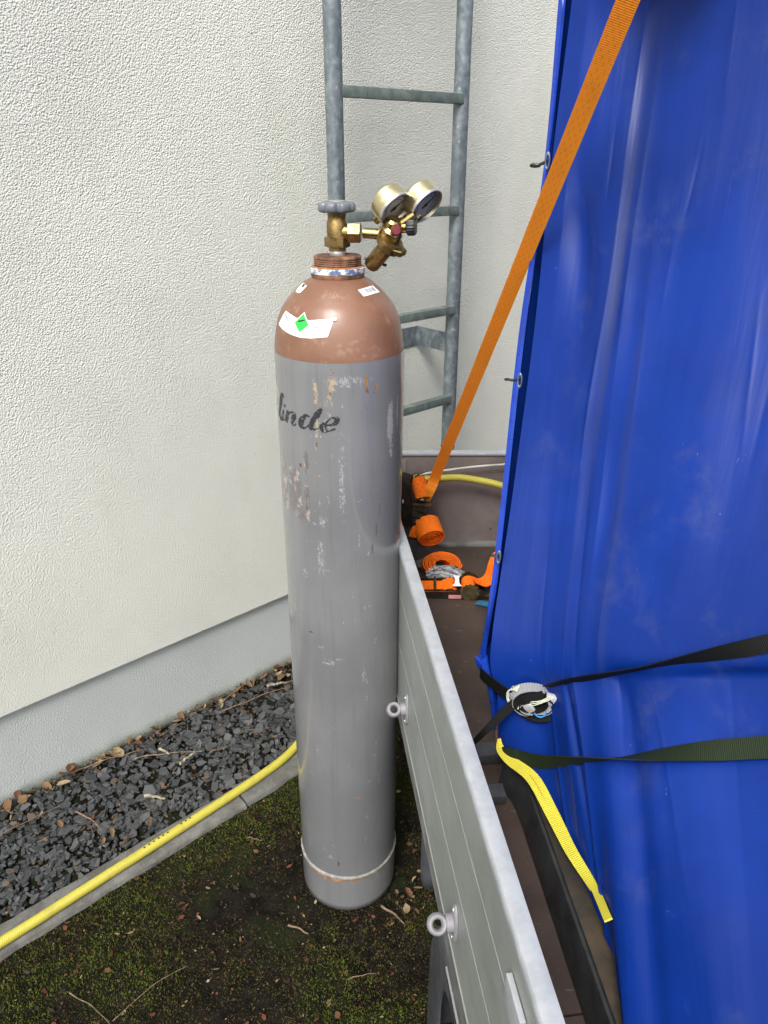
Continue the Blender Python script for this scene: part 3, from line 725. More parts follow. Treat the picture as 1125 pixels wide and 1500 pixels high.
kn = MB(); rws = []; KA = Vector((.0385, 1.2730, 1.5342)); kx, ky, kz = frame((.95, -.28, .03))
for r_, h in ((.3, 0), (.98, 0), (1, .001), (1, .011), (.9, .013), (.02, .0135)):
    rws.append([KA+kz*h+(kx*math.cos(t)+ky*math.sin(t))*r_*(.0125+(.0005*math.cos(18*t) if r_ > .9 else 0)) for t in [2*math.pi*i/108 for i in range(109)]])
kn.grid(rws).build('black_knob', M['black_plastic'], regulator, 40)
rd = MB(); rc = Vector((.0185, 1.2545, 1.5310)); rn = Vector((.25, -.93, .25)).normalized(); r1, r2, _ = frame(rn)
rd.lathe([(.0001, 0), (.0085, 0), (.0085, .003), (.0070, .0042), (.0001, .0044)], rc, rn, 24).build('red_badge', M['red'], regulator)

# stickers and lettering (flat print laid on the curved steel)
def interp(L, k):
    x = k*(len(L)-1); i = min(int(x), len(L)-2); f_ = x-i
    return L[i][0]*(1-f_)+L[i+1][0]*f_, L[i][1]*(1-f_)+L[i+1][1]*f_
def patch(top, bot, lift, nx=40, ny=14):
    mb = MB(); rws = []
    for j in range(ny+1):
        row = []
        for i in range(nx+1):
            a0 = interp(top, i/nx); b0 = interp(bot, i/nx); f_ = j/ny
            p, z = a0[0]*(1-f_)+b0[0]*f_, a0[1]*(1-f_)+b0[1]*f_; row.append(cy(p, rz(z)+lift, z+lift*.5))
        rws.append(row)
    return mb.grid(rws)
lab = patch([(-61.6, 1.4055), (-49.0, 1.4025), (-40.0, 1.3995), (-24.8, 1.3986), (-14.6, 1.4006), (-5.1, 1.4025), (-1.0, 1.4033)],
      [(-69.2, 1.3819), (-58.2, 1.3774), (-44.9, 1.3735), (-33.1, 1.3712), (-22.1, 1.3717), (-13.5, 1.3737), (-6.4, 1.3754)], .0006).build('hazard_label', M['white_sticker'], gas)
patch([(-4.5, 1.4030), (-1.0, 1.4033), (1.2, 1.4036)], [(-4.2, 1.3995), (-.6, 1.3990), (1.6, 1.4000)], .0022, 8, 4).build('lifted_corner', M['white_sticker'], lab)
def quad(a, b, c_, d, lift): return patch([a, b], [d, c_], lift, 10, 10)
T_, R_, B_, L_ = (-32.3, 1.4095), (-23.1, 1.3912), (-33.3, 1.3768), (-42.0, 1.3924)
quad(T_, R_, B_, L_, .0010).build('diamond_border', M['white_sticker'], lab)
ce = ((T_[0]+R_[0]+B_[0]+L_[0])/4, (T_[1]+R_[1]+B_[1]+L_[1])/4)
sh = lambda p, k=.86: (ce[0]+(p[0]-ce[0])*k, ce[1]+(p[1]-ce[1])*k)
quad(sh(T_), sh(R_), sh(B_), sh(L_), .0014).build('green_diamond', M['green_sticker'], lab)
patch([(-37.0, 1.3950), (-36.0, 1.3962), (-31.0, 1.3985), (-29.0, 1.3986)], [(-37.0, 1.3942), (-35.6, 1.3937), (-30.6, 1.3960), (-29.0, 1.3974)], .0018, 12, 3).build('bottle_symbol', M['ink'], lab)
mb = MB()
def dash(p0, p1, h):
    q = patch([(p0[0], p0[1]+h/2), (p1[0], p1[1]+h/2)], [(p0[0], p0[1]-h/2), (p1[0], p1[1]-h/2)], .0010, 6, 2); mb.add(q.v, q.f)
for k in range(7): dash((-20.6+k*1.3, 1.3888+.00015*k), (-19.7+k*1.3, 1.3889+.00015*k), .0022 if k % 3 else .0030)
for k in range(3): dash((-10.4+k*1.4, 1.3915), (-9.5+k*1.4, 1.3916), .0030)
for z, n in ((1.3795, 3), (1.3772, 3), (1.3750, 5)):
    for k in range(n): dash((-26+k*1.5, z), (-24.9+k*1.5, z+.0001), .0010)
for k in range(4): dash((-61+k*2.6, 1.3998-.0011*k), (-59.4+k*2.6, 1.3992-.0011*k), .0032)
for r_ in range(3):
    for k in range(5): dash((-60+k*2.4, 1.3925-.0028*r_-.0006*k), (-58.4+k*2.4, 1.3921-.0028*r_-.0006*k), .0008)
mb.build('faded_print', M['grey_ink'], lab)
bc = patch([(33, 1.4405), (46, 1.4418), (60, 1.4425), (70, 1.4420)], [(36.5, 1.4310), (48, 1.4318), (60, 1.4325), (72, 1.4318)], .0006, 24, 8).build('barcode_label', M['white_sticker'], gas)
mb = MB(); f_ = 42
while f_ < 65:
    wd = rng.choice((.5, .8, 1.2)); q = patch([(f_, 1.4407), (f_+wd, 1.4407)], [(f_+.4, 1.4352), (f_+.4+wd, 1.4352)], .0010, 2, 4); mb.add(q.v, q.f); f_ += wd+rng.choice((.5, .7, 1.0))
mb.build('bars', M['grey_ink'], bc)
ss = patch([(-80, 1.4452), (-66, 1.4455), (-54, 1.4440)], [(-72, 1.4330), (-64, 1.4325), (-56, 1.4330)], .0006, 12, 8).build('small_label', M['white_sticker'], gas)
patch([(-70, 1.4448), (-60, 1.4450)], [(-65, 1.4400), (-60, 1.4405)], .0010, 6, 4).build('black_mark', M['ink'], ss)
# stamped neck marks
mb = MB()
for k, (f_, z) in enumerate([(-6, 1.4275), (-2.5, 1.4272), (1, 1.4274), (5, 1.427), (-5, 1.4345), (-1, 1.435), (24, 1.4425), (29, 1.4425), (33.5, 1.442), (44, 1.424), (46, 1.418), (47, 1.409), (48, 1.402), (51, 1.401), (46, 1.395)]):
    q = patch([(f_, z+.002), (f_+1.6, z+.0022)], [(f_+.2, z-.002), (f_+1.2, z-.0016)], .0003, 2, 2); mb.add(q.v, q.f)
mb.build('stamp_marks', simple('stamped_brown', (.17, .075, .045), .5), gas)
def stroke(mb, pts):       # brush stroke (arc mm, height mm, width mm)
    pts = [(a_, h, wd*1.42) for a_, h, wd in pts]; P = catmull([(a_, h, wd) for a_, h, wd in pts], 7); rowA, rowB = [], []
    for i, p in enumerate(P):
        t = (P[min(i+1, len(P)-1)]-P[max(i-1, 0)]); t.z = 0; t.normalize(); n = Vector((-t.y, t.x, 0)); jt = 1+.18*rng.uniform(-1, 1)
        for row, s_ in ((rowA, 1), (rowB, -1)):
            q = p+n*(p.z/2*s_*jt); f_ = math.degrees((q.x+.14*(q.y-10))/114.5); row.append(cy(f_, .1150, 1.2205+q.y/1000))
    mb.grid([rowA, rowB])
LET = [     # the painted company name, read left to right: L i n d e
 [[(-113, 43, 2), (-117, 46, 4), (-122, 44, 6), (-125, 32, 8), (-129, 18, 6), (-134, 6, 4), (-136, 2, 3)], [(-136, 2, 3), (-130, 3, 3.5), (-124, -1, 4.5), (-119, 2, 1.5)]],
 [[(-113, 20, 2), (-115, 12, 5), (-118, 4, 5), (-116, 0, 3.5), (-111, 3, 1.2)], [(-112, 30, 2), (-109, 28, 5), (-107.5, 26, 2)]],
 [[(-98, 22, 5), (-100, 12, 7), (-104, 0, 7)], [(-100, 13, 1.5), (-92, 20, 2), (-86, 22, 2.5)], [(-86, 22, 3), (-81, 17, 7), (-84, 9, 7.5), (-85, 2, 5), (-80, 0, 3.5), (-75, 3, 1.5)]],
 [[(-48, 20, 1.5), (-56, 22, 3.5), (-62, 16, 8), (-65, 8, 9), (-63, 1, 6), (-56, -1, 2.5), (-47, 7, 1.5)], [(-29, 37, 4), (-34, 28, 7.5), (-39, 20, 7), (-43, 11, 6.5), (-45, 4, 7.5), (-43, 0, 5), (-37, -1, 2), (-30, 2, 1.2)]],
 [[(-19, 8, 2), (-10, 9, 3), (-2, 13, 6), (-1, 19, 6), (-6, 22, 3), (-13, 19, 2), (-19, 12, 3)], [(-20, 12, 5), (-23, 4, 9), (-19, -1, 7), (-12, -2, 1.5), (-5, 1, 2.5), (-1, 2, 2.5)]]]
for L in LET:
    mb = MB()
    for q in L: stroke(mb, q)
    mb.build('letter', M['letter'], gas, 0)

# ------------------------------------------------------------------ trailer
ZT, ZB, MO, TH = .948, .523, .188, .019
FL = .679
tr = thing('flatbed_trailer', Tp(.6, .8, 0), 'aluminium sided trailer with a brown plywood bed under the blue tarpaulin', 'trailer')
def tbox(mb, u0, u1, m0, m1, z0, z1, bev=0): return mb.box(Tp((u0+u1)/2, (m0+m1)/2, (z0+z1)/2), (m1-m0, u1-u0, z1-z0), M_, U_, Z_, bev)
# outer face profile with grooves, extruded along u; profile as (m offset, z)
G1, G2, G0 = .845, .720, .578
prof = [(0, ZB+.012), (.002, ZB+.004), (.004, ZB), (.018, ZB), (TH, ZB+.003), (TH, ZT-.02)]
outer = [(.0018, ZT-.020), (0, ZT-.020), (0, G1+.002), (.0016, G1+.0005), (.0016, G1-.0005), (0, G1-.002), (0, G2+.002), (.0016, G2+.0005), (.0016, G2-.0005), (0, G2-.002), (0, G0)]
mb = MB(); pts = prof+outer+[(-.0015, G0-.002), (-.0015, ZB+.014)]
us = [-.75+2.56*i/60 for i in range(61)]
mb.grid([[Tp(u, MO+m, z) for m, z in pts+[pts[0]]] for u in us]); mb.add([Tp(us[0], MO+m, z) for m, z in pts], [tuple(range(len(pts)))]); mb.add([Tp(us[-1], MO+m, z) for m, z in pts], [tuple(range(len(pts)-1, -1, -1))])
side = mb.build('side_board', M['alu'], tr, 30)
mb = MB(); rws = []
for i in range(421):
    u = -.75+2.56*i/420; j = .0007*mnoise.noise((u*40, 1, 0))+.0006*mnoise.noise((u*130, 4, 0)); k = .0005*mnoise.noise((u*60, 8, 0))
    rws.append([Tp(u, MO+a_, z) for a_, z in ((-.0005, ZT-.020), (-.0016+j, ZT-.012), (-.0016+j, ZT-.0035+k), (.0004+j, ZT-.0008+k), (.004, ZT+k), (TH-.003, ZT), (TH+.001, ZT-.001), (TH+.0018, ZT-.004), (TH+.0018, ZT-.020), (-.0005, ZT-.020))])
mb.grid(rws).build('top_rail', M['alu_edge'], side, 40)
mb = MB()
for gz_ in (G1, G2): tbox(mb, -.745, 1.80, MO+.0004, MO+.0030, gz_-.0006, gz_+.0006)
mb.build('groove', M['bright_line'], side, 0)
rws = []
for i in range(301):
    u = -.748+2.55*i/300; j = .006*mnoise.fractal((u*5, 2, 0), 1, 2, 4)
    rws.append([Tp(u, MO-.0019, G0-.006+j), Tp(u, MO-.0019, ZB+.0135)])
MB().grid(rws).build('dirty_lower_edge', M['alu_dirty'], side, 0)
def hook(u, z):
    A = Tp(u, MO, z); mb = MB(); n = 40
    ring = [(.046*math.cos(2*math.pi*i/n)*(1), .0145*math.sin(2*math.pi*i/n)) for i in range(n)]
    base = MB(); rws = []
    for k, (s_, h) in enumerate(((1, -.0005), (1, -.0030), (.90, -.0048), (.55, -.0055), (.02, -.0055))):
        rws.append([A+Z_*p*s_*.80+U_*q*s_+M_*h for p, q in ring+[ring[0]]])
    base.grid(rws); h = base.build('lashing_hook', M['hook_plastic'], side, 50)
    B = A+Z_*.002
    MB().lathe([(.0130, .004), (.0130, .0135), (.0118, .0150)], B, -M_, 32).build('stud', M['hook_plastic'], h)
    mb = MB(); cen = B-M_*.0270; rws = []        # ring with a slanting eye
    ea = (-M_); eb = U_*.74+Z_*.67; eb.normalize(); en = ea.cross(eb)
    for i in range(41):
        t = 2*math.pi*i/40; c0 = cen+(ea*math.cos(t)+eb*math.sin(t))*.0108; rad = (ea*math.cos(t)+eb*math.sin(t))
        rws.append([c0+(rad*math.cos(q)*.0046+en*math.sin(q)*.0095) for q in [2*math.pi*k/18 for k in range(19)]])
    mb.grid(rws).build('eye', M['hook_plastic'], h, 60)
    for dz in (-.029, .029): MB().lathe([(.0034, .0046), (.0030, .0060), (.0001, .0062)], A+Z_*dz, -M_, 14).build('screw', M['pale_metal'], h)
hook(1.133, .652); hook(.678, .652); hook(.15, .652)
mb = MB(); tbox(mb, .403, .452, MO-.0075, MO-.001, .852, .895, .001); lp = mb.build('latch_plate', M['alu_edge'], side, 30)
mb = MB(); tbox(mb, .385, .400, MO-.010, MO-.0005, .800, .850, .003); mb.build('rust_lug', M['rusty'], side, 30)
# front board
FB = Vector((-.045, 1.785, 0)); EX = Vector((1, .004, 0)).normalized(); EY = Vector((-.004, 1, 0)).normalized()
mb = MB(); mb.box(FB+EX*.72+EY*.012+Z_*(.683+.939)/2, (1.44, .018, .939-.683), EX, EY, Z_); fbd = mb.build('front_board', M['ply'], tr, 0)
MB().box(FB+EX*.72+EY*.010+Z_*.9425, (1.44, .024, .007), EX, EY, Z_, .0015).build('top_trim', M['alu_edge'], fbd)
MB().box(FB+EX*.72+EY*-.006+Z_*.6835, (1.44, .020, .009), EX, EY, Z_, .001).build('bottom_trim', M['alu_dirty'], fbd)
MB().box(FB+EX*.052+EY*.0015+Z_*.805, (.102, .004, .244), EX, EY, Z_, .001).build('corner_plate', M['ply'], fbd)
for x_, z_ in ((.090, .908), (.150, .865), (.272, .832), (.205, .770), (.24, .79)): MB().lathe([(.0034, -.0012), (.0030, -.0035), (.0001, -.004)], FB+EX*x_+EY*.004+Z_*z_, -EY, 12).build('screw', M['dark_steel'], fbd)
# bed of plywood, other boards, chassis
for u0, u1 in ((-.75, .52), (.523, 1.765)):
    mb = MB(); tbox(mb, u0, u1, MO+TH+.002, 1.62, FL-.018, FL); mb.build('floor_panel', M['floor'], tr, 0)
mb = MB(); tbox(mb, -.75, 1.80, 1.622, 1.643, ZB, ZT, .002); mb.build('side_board', M['alu'], tr, 30)
mb = MB(); tbox(mb, -.775, -.752, MO, 1.643, ZB, ZT, .002); mb.build('tail_board', M['alu'], tr, 30)
for m in (.255, 1.52):
    mb = MB(); tbox(mb, -.72, 1.76, m, m+.05, .50, .655, .003); mb.build('chassis_rail', M['galv'], tr, 30)
for u in (-.3, .4, 1.3):
    mb = MB(); tbox(mb, u, u+.05, .308, 1.518, .55, .655, .003); mb.build('cross_member', M['galv'], tr, 30)
def wheel(m, sgn):
    c = Tp(.50, m, .285); wh = MB().lathe([(.17, -.075), (.255, -.082), (.278, -.070), (.284, -.03), (.284, .03), (.278, .070), (.255, .082), (.17, .075)], c, M_, 56).build('wheel', M['rubber'], tr, 40)
    MB().lathe([(.168, -.076), (.160, -.070), (.15, -.03), (.05, -.02), (.045, -.05), (.0006, -.052)] if sgn < 0 else [(.168, .076), (.160, .070), (.15, .03), (.05, .02), (.045, .05), (.0006, .052)], c, M_, 40).build('rim', M['galv'], wh, 40)
    mb = MB(); rws = []
    for gu, gz2 in [(q.x, q.y) for q in catmull([(.345, -.16, 0), (.346, 0, 0), (.338, .10, 0), (.30, .185, 0), (.21, .228, 0), (0, .240, 0), (-.21, .228, 0), (-.30, .185, 0), (-.338, .10, 0), (-.346, 0, 0), (-.345, -.12, 0)], 4)]:
        rws.append([c+U_*gu*f_+Z_*gz2*f_+M_*k for f_, k in ((.74, -.104), (.74, -.108), (.97, -.110), (1, -.104), (1, .104), (.97, .110), (.90, .108), (.90, .104), (.975, .09), (.975, -.09), (.74, -.104))])
    mb.grid(rws).build('mudguard', M['mud'], tr, 40)
wheel(.297, -1); wheel(1.52, 1)
MB().tube([Tp(-.72, MO+.001, .500), Tp(.71, MO+.001, .500)], .0055, 18).build('under_rail', M['chrome'], tr)
mb = MB(); rws = []
for z, s_ in ((.62, 1), (.25, 1), (.22, .97), (.20, .80), (.193, .3)):
    rws.append([Tp(1.085, .242, z)+(M_*math.cos(q)*.027+U_*math.sin(q)*.018)*s_ for q in [2*math.pi*k/28 for k in range(29)]])
mb.grid(rws).build('prop_stand', M['mud'], tr, 50)

# ------------------------------------------------------------------ steel tray under the tarpaulin, with rubber blocks
tray = thing('steel_tray', (.45, .6, FL), 'dark steel tray with an upstanding edge under the blue tarpaulin on the bed', 'tray')
RE = [(0.2023, 0.9295), (0.218, 0.9007), (0.2278, 0.8619), (0.2362, 0.7831), (0.2462, 0.6814), (0.2548, 0.5927), (0.2625, 0.5096), (0.29, 0.22), (0.3203, -0.1)]
RP = catmull([(x, y, 0) for x, y in RE], 8)
mb = MB(); rws = []
for i, p in enumerate(RP):
    t = (RP[min(i+1, len(RP)-1)]-RP[max(i-1, 0)]).normalized(); n = Vector((t.y, -t.x, 0))       # n points to the outside
    if n.x > 0: n = -n
    rws.append([Vector((p.x, p.y, 0))+n*a_+Z_*z for a_, z in ((.012, FL+.001), (.010, .690), (.004, .7340), (.0016, .7385), (-.002, .7398), (-.0055, .7380), (-.0065, .7300), (-.004, .686), (0, FL+.001))])
mb.grid(rws).build('edge_flange', M['dark_steel'], tray, 40)
mb = MB(); rws = []
for p in RP:
    rws.append([Vector((p.x+k, p.y+k*.08, .7335-.002*min(1, k*20))) for k in (.0068, .02, .06, .2, .75)])
mb.grid(rws).build('deck_plate', M['plate'], tray, 40)
mb = MB(); mb.tube(catmull([(.1985, .944, .728), (.1925, .951, .745), (.1895, .957, .765), (.1930, .960, .778), (.1985, .956, .780)], 6), .0036, 12); mb.build('tie_hook', M['rusty'], tray)
def block(loc, size, rot, label):
    t = thing('rubber_block', loc, label, 'rubber block', 'rubber blocks on the trailer bed')
    c_, s_ = math.cos(rot), math.sin(rot); A, B = Vector((c_, s_, 0)), Vector((-s_, c_, 0))
    MB().box(Vector(loc)+Z_*size[2]/2, size, A, B, Z_, .004).build('block', M['rubber'], t)
    mb = MB(); mb.box(Vector(loc)+Z_*(size[2]+.0015), (size[0]*.98, size[1]*.9, .003), A, B, Z_, .001); mb.build('top_pad', M['mud'], t)
block((.192, .990, FL+.001), (.060, .035, .018), .12, 'dark rubber block beside the far end of the steel tray edge')
block((.166, .895, FL+.001), (.066, .030, .016), .10, 'flat dark rubber block in the gap between side board and steel tray')

# ------------------------------------------------------------------ tarpaulin
NET = [      # columns of the sheet from the left corner to the right, each from top to foot
 [(0.2884,1.3351,2.0812), (0.286,1.3289,1.9534), (0.2796,1.3216,1.8465), (0.2593,1.2653,1.6267), (0.241,1.1953,1.39), (0.2076,1.09,1.1377), (0.1754,0.9963,0.9094), (0.187,0.9726,0.8372), (0.1916,0.9473,0.75)],
 [(0.2976,1.1765,2.0288), (0.3092,1.216,1.9268), (0.3202,1.2735,1.8389), (0.3055,1.2156,1.6272), (0.2888,1.1499,1.3995), (0.2655,1.0582,1.1523), (0.2426,0.9676,0.9304), (0.2552,0.9352,0.8404), (0.2474,0.798,0.75)],
 [(0.2997,1.0046,1.972), (0.3284,1.0879,1.9029), (0.374,1.2255,1.8314), (0.3574,1.1714,1.6277), (0.3352,1.0995,1.41), (0.31,1.0174,1.1711), (0.2834,0.9307,0.9575), (0.2815,0.8779,0.8828), (0.2787,0.6334,0.75)],
 [(0.3808,1.0443,1.9851), (0.4087,1.1032,1.9002), (0.434,1.1594,1.8211), (0.4176,1.1161,1.6282), (0.3924,1.0491,1.4206), (0.3599,0.9628,1.1963), (0.3278,0.8774,0.9966), (0.3318,0.8189,0.9214), (0.2723,0.462,0.75)],
 [(0.4646,1.0443,1.9851), (0.4916,1.0907,1.8972), (0.4986,1.1053,1.8127), (0.4784,1.0609,1.6288), (0.4479,0.9936,1.4322), (0.4093,0.9083,1.2214), (0.373,0.8282,1.0326), (0.382,0.7603,0.9612), (0.3124,0.3259,0.75)],
 [(0.5665,1.0179,1.9764), (0.5877,1.0405,1.8854), (0.5919,1.0453,1.8033), (0.5631,0.9946,1.6295), (0.5281,0.9331,1.4448), (0.4831,0.8538,1.2465), (0.436,0.7708,1.0747), (0.4512,0.7024,1.0021), (0.3509,0.2223,0.75)],
 [(0.7526,0.965,1.9589), (0.7654,0.9653,1.8677), (0.7561,0.9491,1.7883), (0.713,0.8951,1.6306), (0.6628,0.8322,1.4659), (0.6003,0.7539,1.2925), (0.5418,0.6806,1.1409), (0.5517,0.6143,1.0725), (0.4172,0.1172,0.75)],
]
cover = thing('tarpaulin_cover', (.6, 1.0, .74), 'blue glossy tarpaulin draped in tall folds over the load on the trailer', 'tarpaulin')
NS, NTT = 48, 32
colsT = [catmull(cl, NTT) for cl in NET]
gridT = [catmull([cl[j] for cl in colsT], NS) for j in range(len(colsT[0]))]     # [t][s]
nt_, ns_ = len(gridT), len(gridT[0])
cq = random.Random(21)
CREASES = [(cq.uniform(.3, 5), cq.uniform(.2, 6.6), cq.uniform(.03, .07), cq.uniform(.25, .9), cq.gauss(.02, .18), cq.choice((-1, 1))*cq.uniform(.001, .0030)) for _ in range(22)]
def fold(s, t):             # s 0..6 across, t 0..8 down
    t = t-1                 # t = 1 is the top of the picture's part, 7 the foot
    g_ = lambda x, w_: math.exp(-(x/w_)**2)
    cu = lambda x, w_: math.exp(-abs(x)/w_)      # a sharp crease
    e = 0
    r1 = 1.80+.09*math.sin(t*1.15+.4)+.045*math.sin(t*2.9); a1 = math.sin(math.pi*min(1, max(0, (t-.3)/5.4)))
    v1 = .45+.75*mnoise.noise((t*1.3, 1.7, 0)); v2 = .5+.9*mnoise.noise((t*1.1, 5.2, 0))
    e += .009*cu(s-r1, .060)*a1*max(.1, v1) - .008*g_(s-r1-.22, .16)*a1*max(.15, v2)
    r2 = 2.22+.05*math.sin(t*1.7)+.02*(t-3); e += .005*cu(s-r2, .07)*a1*max(0, v2)
    r3 = 2.62+.06*(t-3)+.03*math.sin(t*2.3); a3 = g_(t-3.9, 1.7); e += .006*cu(s-r3, .08)*a3*max(.1, v1)-.008*g_(s-r3+.20, .18)*a3*max(.2, v2)
    e -= .022*g_(s-.95, .42)*g_(t-2.45-.6*(s-.9), .42)      # dent left of the crease
    e += .006*g_(s-.45, .3)*g_(t-1.6, .8)
    lo = min(1, max(0, (t-5.2)/.6))
    e -= .011*g_(s-2.0-.10*(t-6), .09)*lo*g_(t-6.3, .8); e += .007*cu(s-2.22-.10*(t-6), .10)*lo
    e -= .010*g_(s-3.2-.20*(t-6), .20)*g_(t-6.3, .8); e += .008*g_(s-2.75-.1*(t-6), .25)*lo; e += .007*cu(s-1.35-.1*(t-6), .08)*g_(t-6.6, .5)
    e += .007*g_(s-4.2, .5)*g_(t-5.8, 1.2)
    e += .0035*mnoise.fractal((s*.75, t*.40, 3), 1, 2, 2) + .0007*mnoise.noise((s*4, t*1.5, 9))
    for (s0, t0, ls, lt, tl, k) in CREASES:
        y = (t-t0)/lt
        if abs(y) < 1: e += k*cu(s-s0-tl*(t-t0), ls)*(1-y*y)**2
    return e*.62*min(1, s*2.0)
F2 = []
for i in range(nt_):
    row = []
    for j in range(ns_):
        p = gridT[i][j]; pu = gridT[i][min(j+1, ns_-1)]-gridT[i][max(j-1, 0)]; pv = gridT[min(i+1, nt_-1)][j]-gridT[max(i-1, 0)][j]
        n = pu.cross(pv).normalized()
        if n.y > 0: n = -n
        row.append(p+n*fold(j/NS, i/NTT))
    F2.append(row)
mb = MB(); mb.grid(F2, lambda i, j: (j/NS/6, i/NTT/7))
front = mb.build('front_sheet', M['tarp'], cover, 80)
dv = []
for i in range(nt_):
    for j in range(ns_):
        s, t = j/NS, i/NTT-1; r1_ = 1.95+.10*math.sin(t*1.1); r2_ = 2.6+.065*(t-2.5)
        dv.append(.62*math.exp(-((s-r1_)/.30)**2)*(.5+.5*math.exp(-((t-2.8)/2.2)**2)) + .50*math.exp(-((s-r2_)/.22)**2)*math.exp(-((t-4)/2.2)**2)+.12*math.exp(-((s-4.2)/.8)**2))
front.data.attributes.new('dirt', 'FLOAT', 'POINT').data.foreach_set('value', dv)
HL = [(0.2645, 1.3822, 2.0821), (0.2675, 1.369, 1.9629), (0.2621, 1.336, 1.8487), (0.2503, 1.2786, 1.6265), (0.2192, 1.2074, 1.3875), (0.1918, 1.1009, 1.1326), (0.1773, 1.0494, 1.0077), (0.1602, 1.0062, 0.9022), (0.1511, 0.9973, 0.8838), (0.1729, 0.9856, 0.8366), (0.185, 0.972, 0.76)]
HR = [(0.2741, 1.3769, 2.0804), (0.2775, 1.364, 1.9617), (0.2724, 1.3312, 1.848), (0.2558, 1.2742, 1.6266), (0.2284, 1.2034, 1.3883), (0.2, 1.0973, 1.1343), (0.1868, 1.046, 1.0098), (0.1698, 1.0029, 0.9046), (0.1721, 0.9931, 0.8842), (0.1814, 0.9824, 0.8391), (0.19, 0.97, 0.76)]
hl, hr = catmull(HL, 12), catmull(HR, 12)
mb = MB(); rws = []
for i, (p, q) in enumerate(zip(hl, hr)):
    zc_ = p.z; cr_ = .006*math.exp(-((zc_-.91)/.05)**2); md_ = (p+q)/2+Vector((-.004, -.010, 0))*cr_/.006*.8+Vector((0, -.0035, 0))
    rws.append([p+Vector((.012, .012, 0)), p+Vector((.002, .004, 0)), p, p*.72+md_*.28, md_, q*.75+md_*.25, q, q+Vector((.0015, .012, 0))])
mb.grid(rws, lambda i, j: (j/8, i/len(hl))).build('corner_hem', M['tarp_edge'], cover, 60)
# sides, back and top close the cover round its load
colE = [(F2[i][-1]) for i in range(0, nt_, 6)]+[F2[-1][-1]]; nE = len(colE)
def colAt(x0, y0, x1, y1): return [Vector((x0+(x1-x0)*k/(nE-1), y0+(y1-y0)*k/(nE-1), 2.09-(2.09-.74)*k/(nE-1))) for k in range(nE)]
hlE = [hl[min(len(hl)-1, int(k*(len(hl)-1)/(nE-1)))]+Vector((.012, .012, 0)) for k in range(nE)]
rings = [colE, colAt(1.10, .75, .95, -.05), colAt(1.42, .85, 1.5, .1), colAt(1.44, 1.70, 1.52, 1.70), colAt(.62, 1.715, .58, 1.70), hlE]
mb = MB(); rr = []
for k in range(nE):
    row = []
    for a_, b_ in zip(rings, rings[1:]):
        for q in range(8): row.append(a_[k].lerp(b_[k], q/8)+Vector((.006*math.sin(q*2.1+k*.3), .006*math.cos(q*1.7), 0))*(1 if 0 < q else 0))
    row.append(rings[-1][k]); rr.append(row)
mb.grid(rr, lambda i, j: (j/20, i/20)); mb.build('rear_sheet', M['tarp'], cover, 70)
mb = MB(); rim = [Vector(p) for p in F2[0][::-1]]+[hl[0]+Vector((.012, .012, 0))]+[p for p in rr[0][::-1]]
ctr = Vector((.85, 1.28, 2.20)); mb.add(rim+[ctr], [(k, (k+1) % len(rim), len(rim)) for k in range(len(rim))], [(q.x, q.y) for q in rim+[ctr]])
mb.build('top_sheet', M['tarp'], cover, 70)
for p, b in (((.2413,1.1842,1.6311),(.2288,1.2032,1.6246)), ((.215,1.1196,1.3252),(.2028,1.1343,1.3211)), ((.1894,1.0403,1.0578),(.1832,1.0491,1.0529))):
    p, b = Vector(p), Vector(b); d = Vector((-.55, -.80, .12)).normalized(); mb = MB()
    rws = []; ex = Vector((.35, -.25, 0)).normalized()
    for i in range(33):
        t = 2*math.pi*i/32; rad = ex*math.cos(t)*.30+Z_*math.sin(t); c0 = p+Vector((-.005, -.002, 0))+rad*.010
        rws.append([c0+rad*math.cos(q)*.0026+ex.cross(Z_)*math.sin(q)*.0022 for q in [2*math.pi*k/10 for k in range(11)]])
    mb.grid(rws); ey = mb.build('eyelet', M['galv'], cover, 60)
    mb = MB(); mb.tube([p+Vector((-.004, .002, 0)), b+Vector((-.004, 0, 0))], .0022, 10)
    mb.tube(catmull([b+Vector((-.001, -.004, .001)), b+Vector((-.009, -.001, .002)), b+Vector((-.012, .004, 0)), b+Vector((-.004, .006, -.001)), b+Vector((.001, .001, 0))], 5), .0019, 8)
    mb.build('turn_button', M['dark_steel'], cover)

# surface finder so straps lie on the cover
from mathutils.bvhtree import BVHTree
bv = BVHTree.FromPolygons([p for r_ in F2 for p in r_], [(i*ns_+j, i*ns_+j+1, (i+1)*ns_+j+1, (i+1)*ns_+j) for i in range(nt_-1) for j in range(ns_-1)])
def onto(p, lift):          # nearest place on the sheet, lifted to the outside
    p = Vector(p); h = bv.find_nearest(p); n = h[1]
    if n.y > 0: n = -n
    return h[0]+n*lift, n
def laid(p, lift):          # where a thing held at p touches the sheet
    d = (Vector(p)-camp).normalized(); h = bv.ray_cast(camp, d)
    if h[0] is None: return onto(p, lift)
    n = h[1] if h[1].y < 0 else -h[1]
    return h[0]+n*lift, n
def on_path(pts, lift, steps=10):
    Q = [laid(p, lift) for p in pts]; P = catmull([q[0] for q in Q], steps); N = [n.normalized() for n in catmull([q[1] for q in Q], steps)]
    for i, p in enumerate(P):                    # keep clear of folds between the points
        h = bv.find_nearest(p); d_ = (p-h[0]).dot(N[i])
        if d_ < .003: P[i] = p+N[i]*(.003-d_)
    return P, N

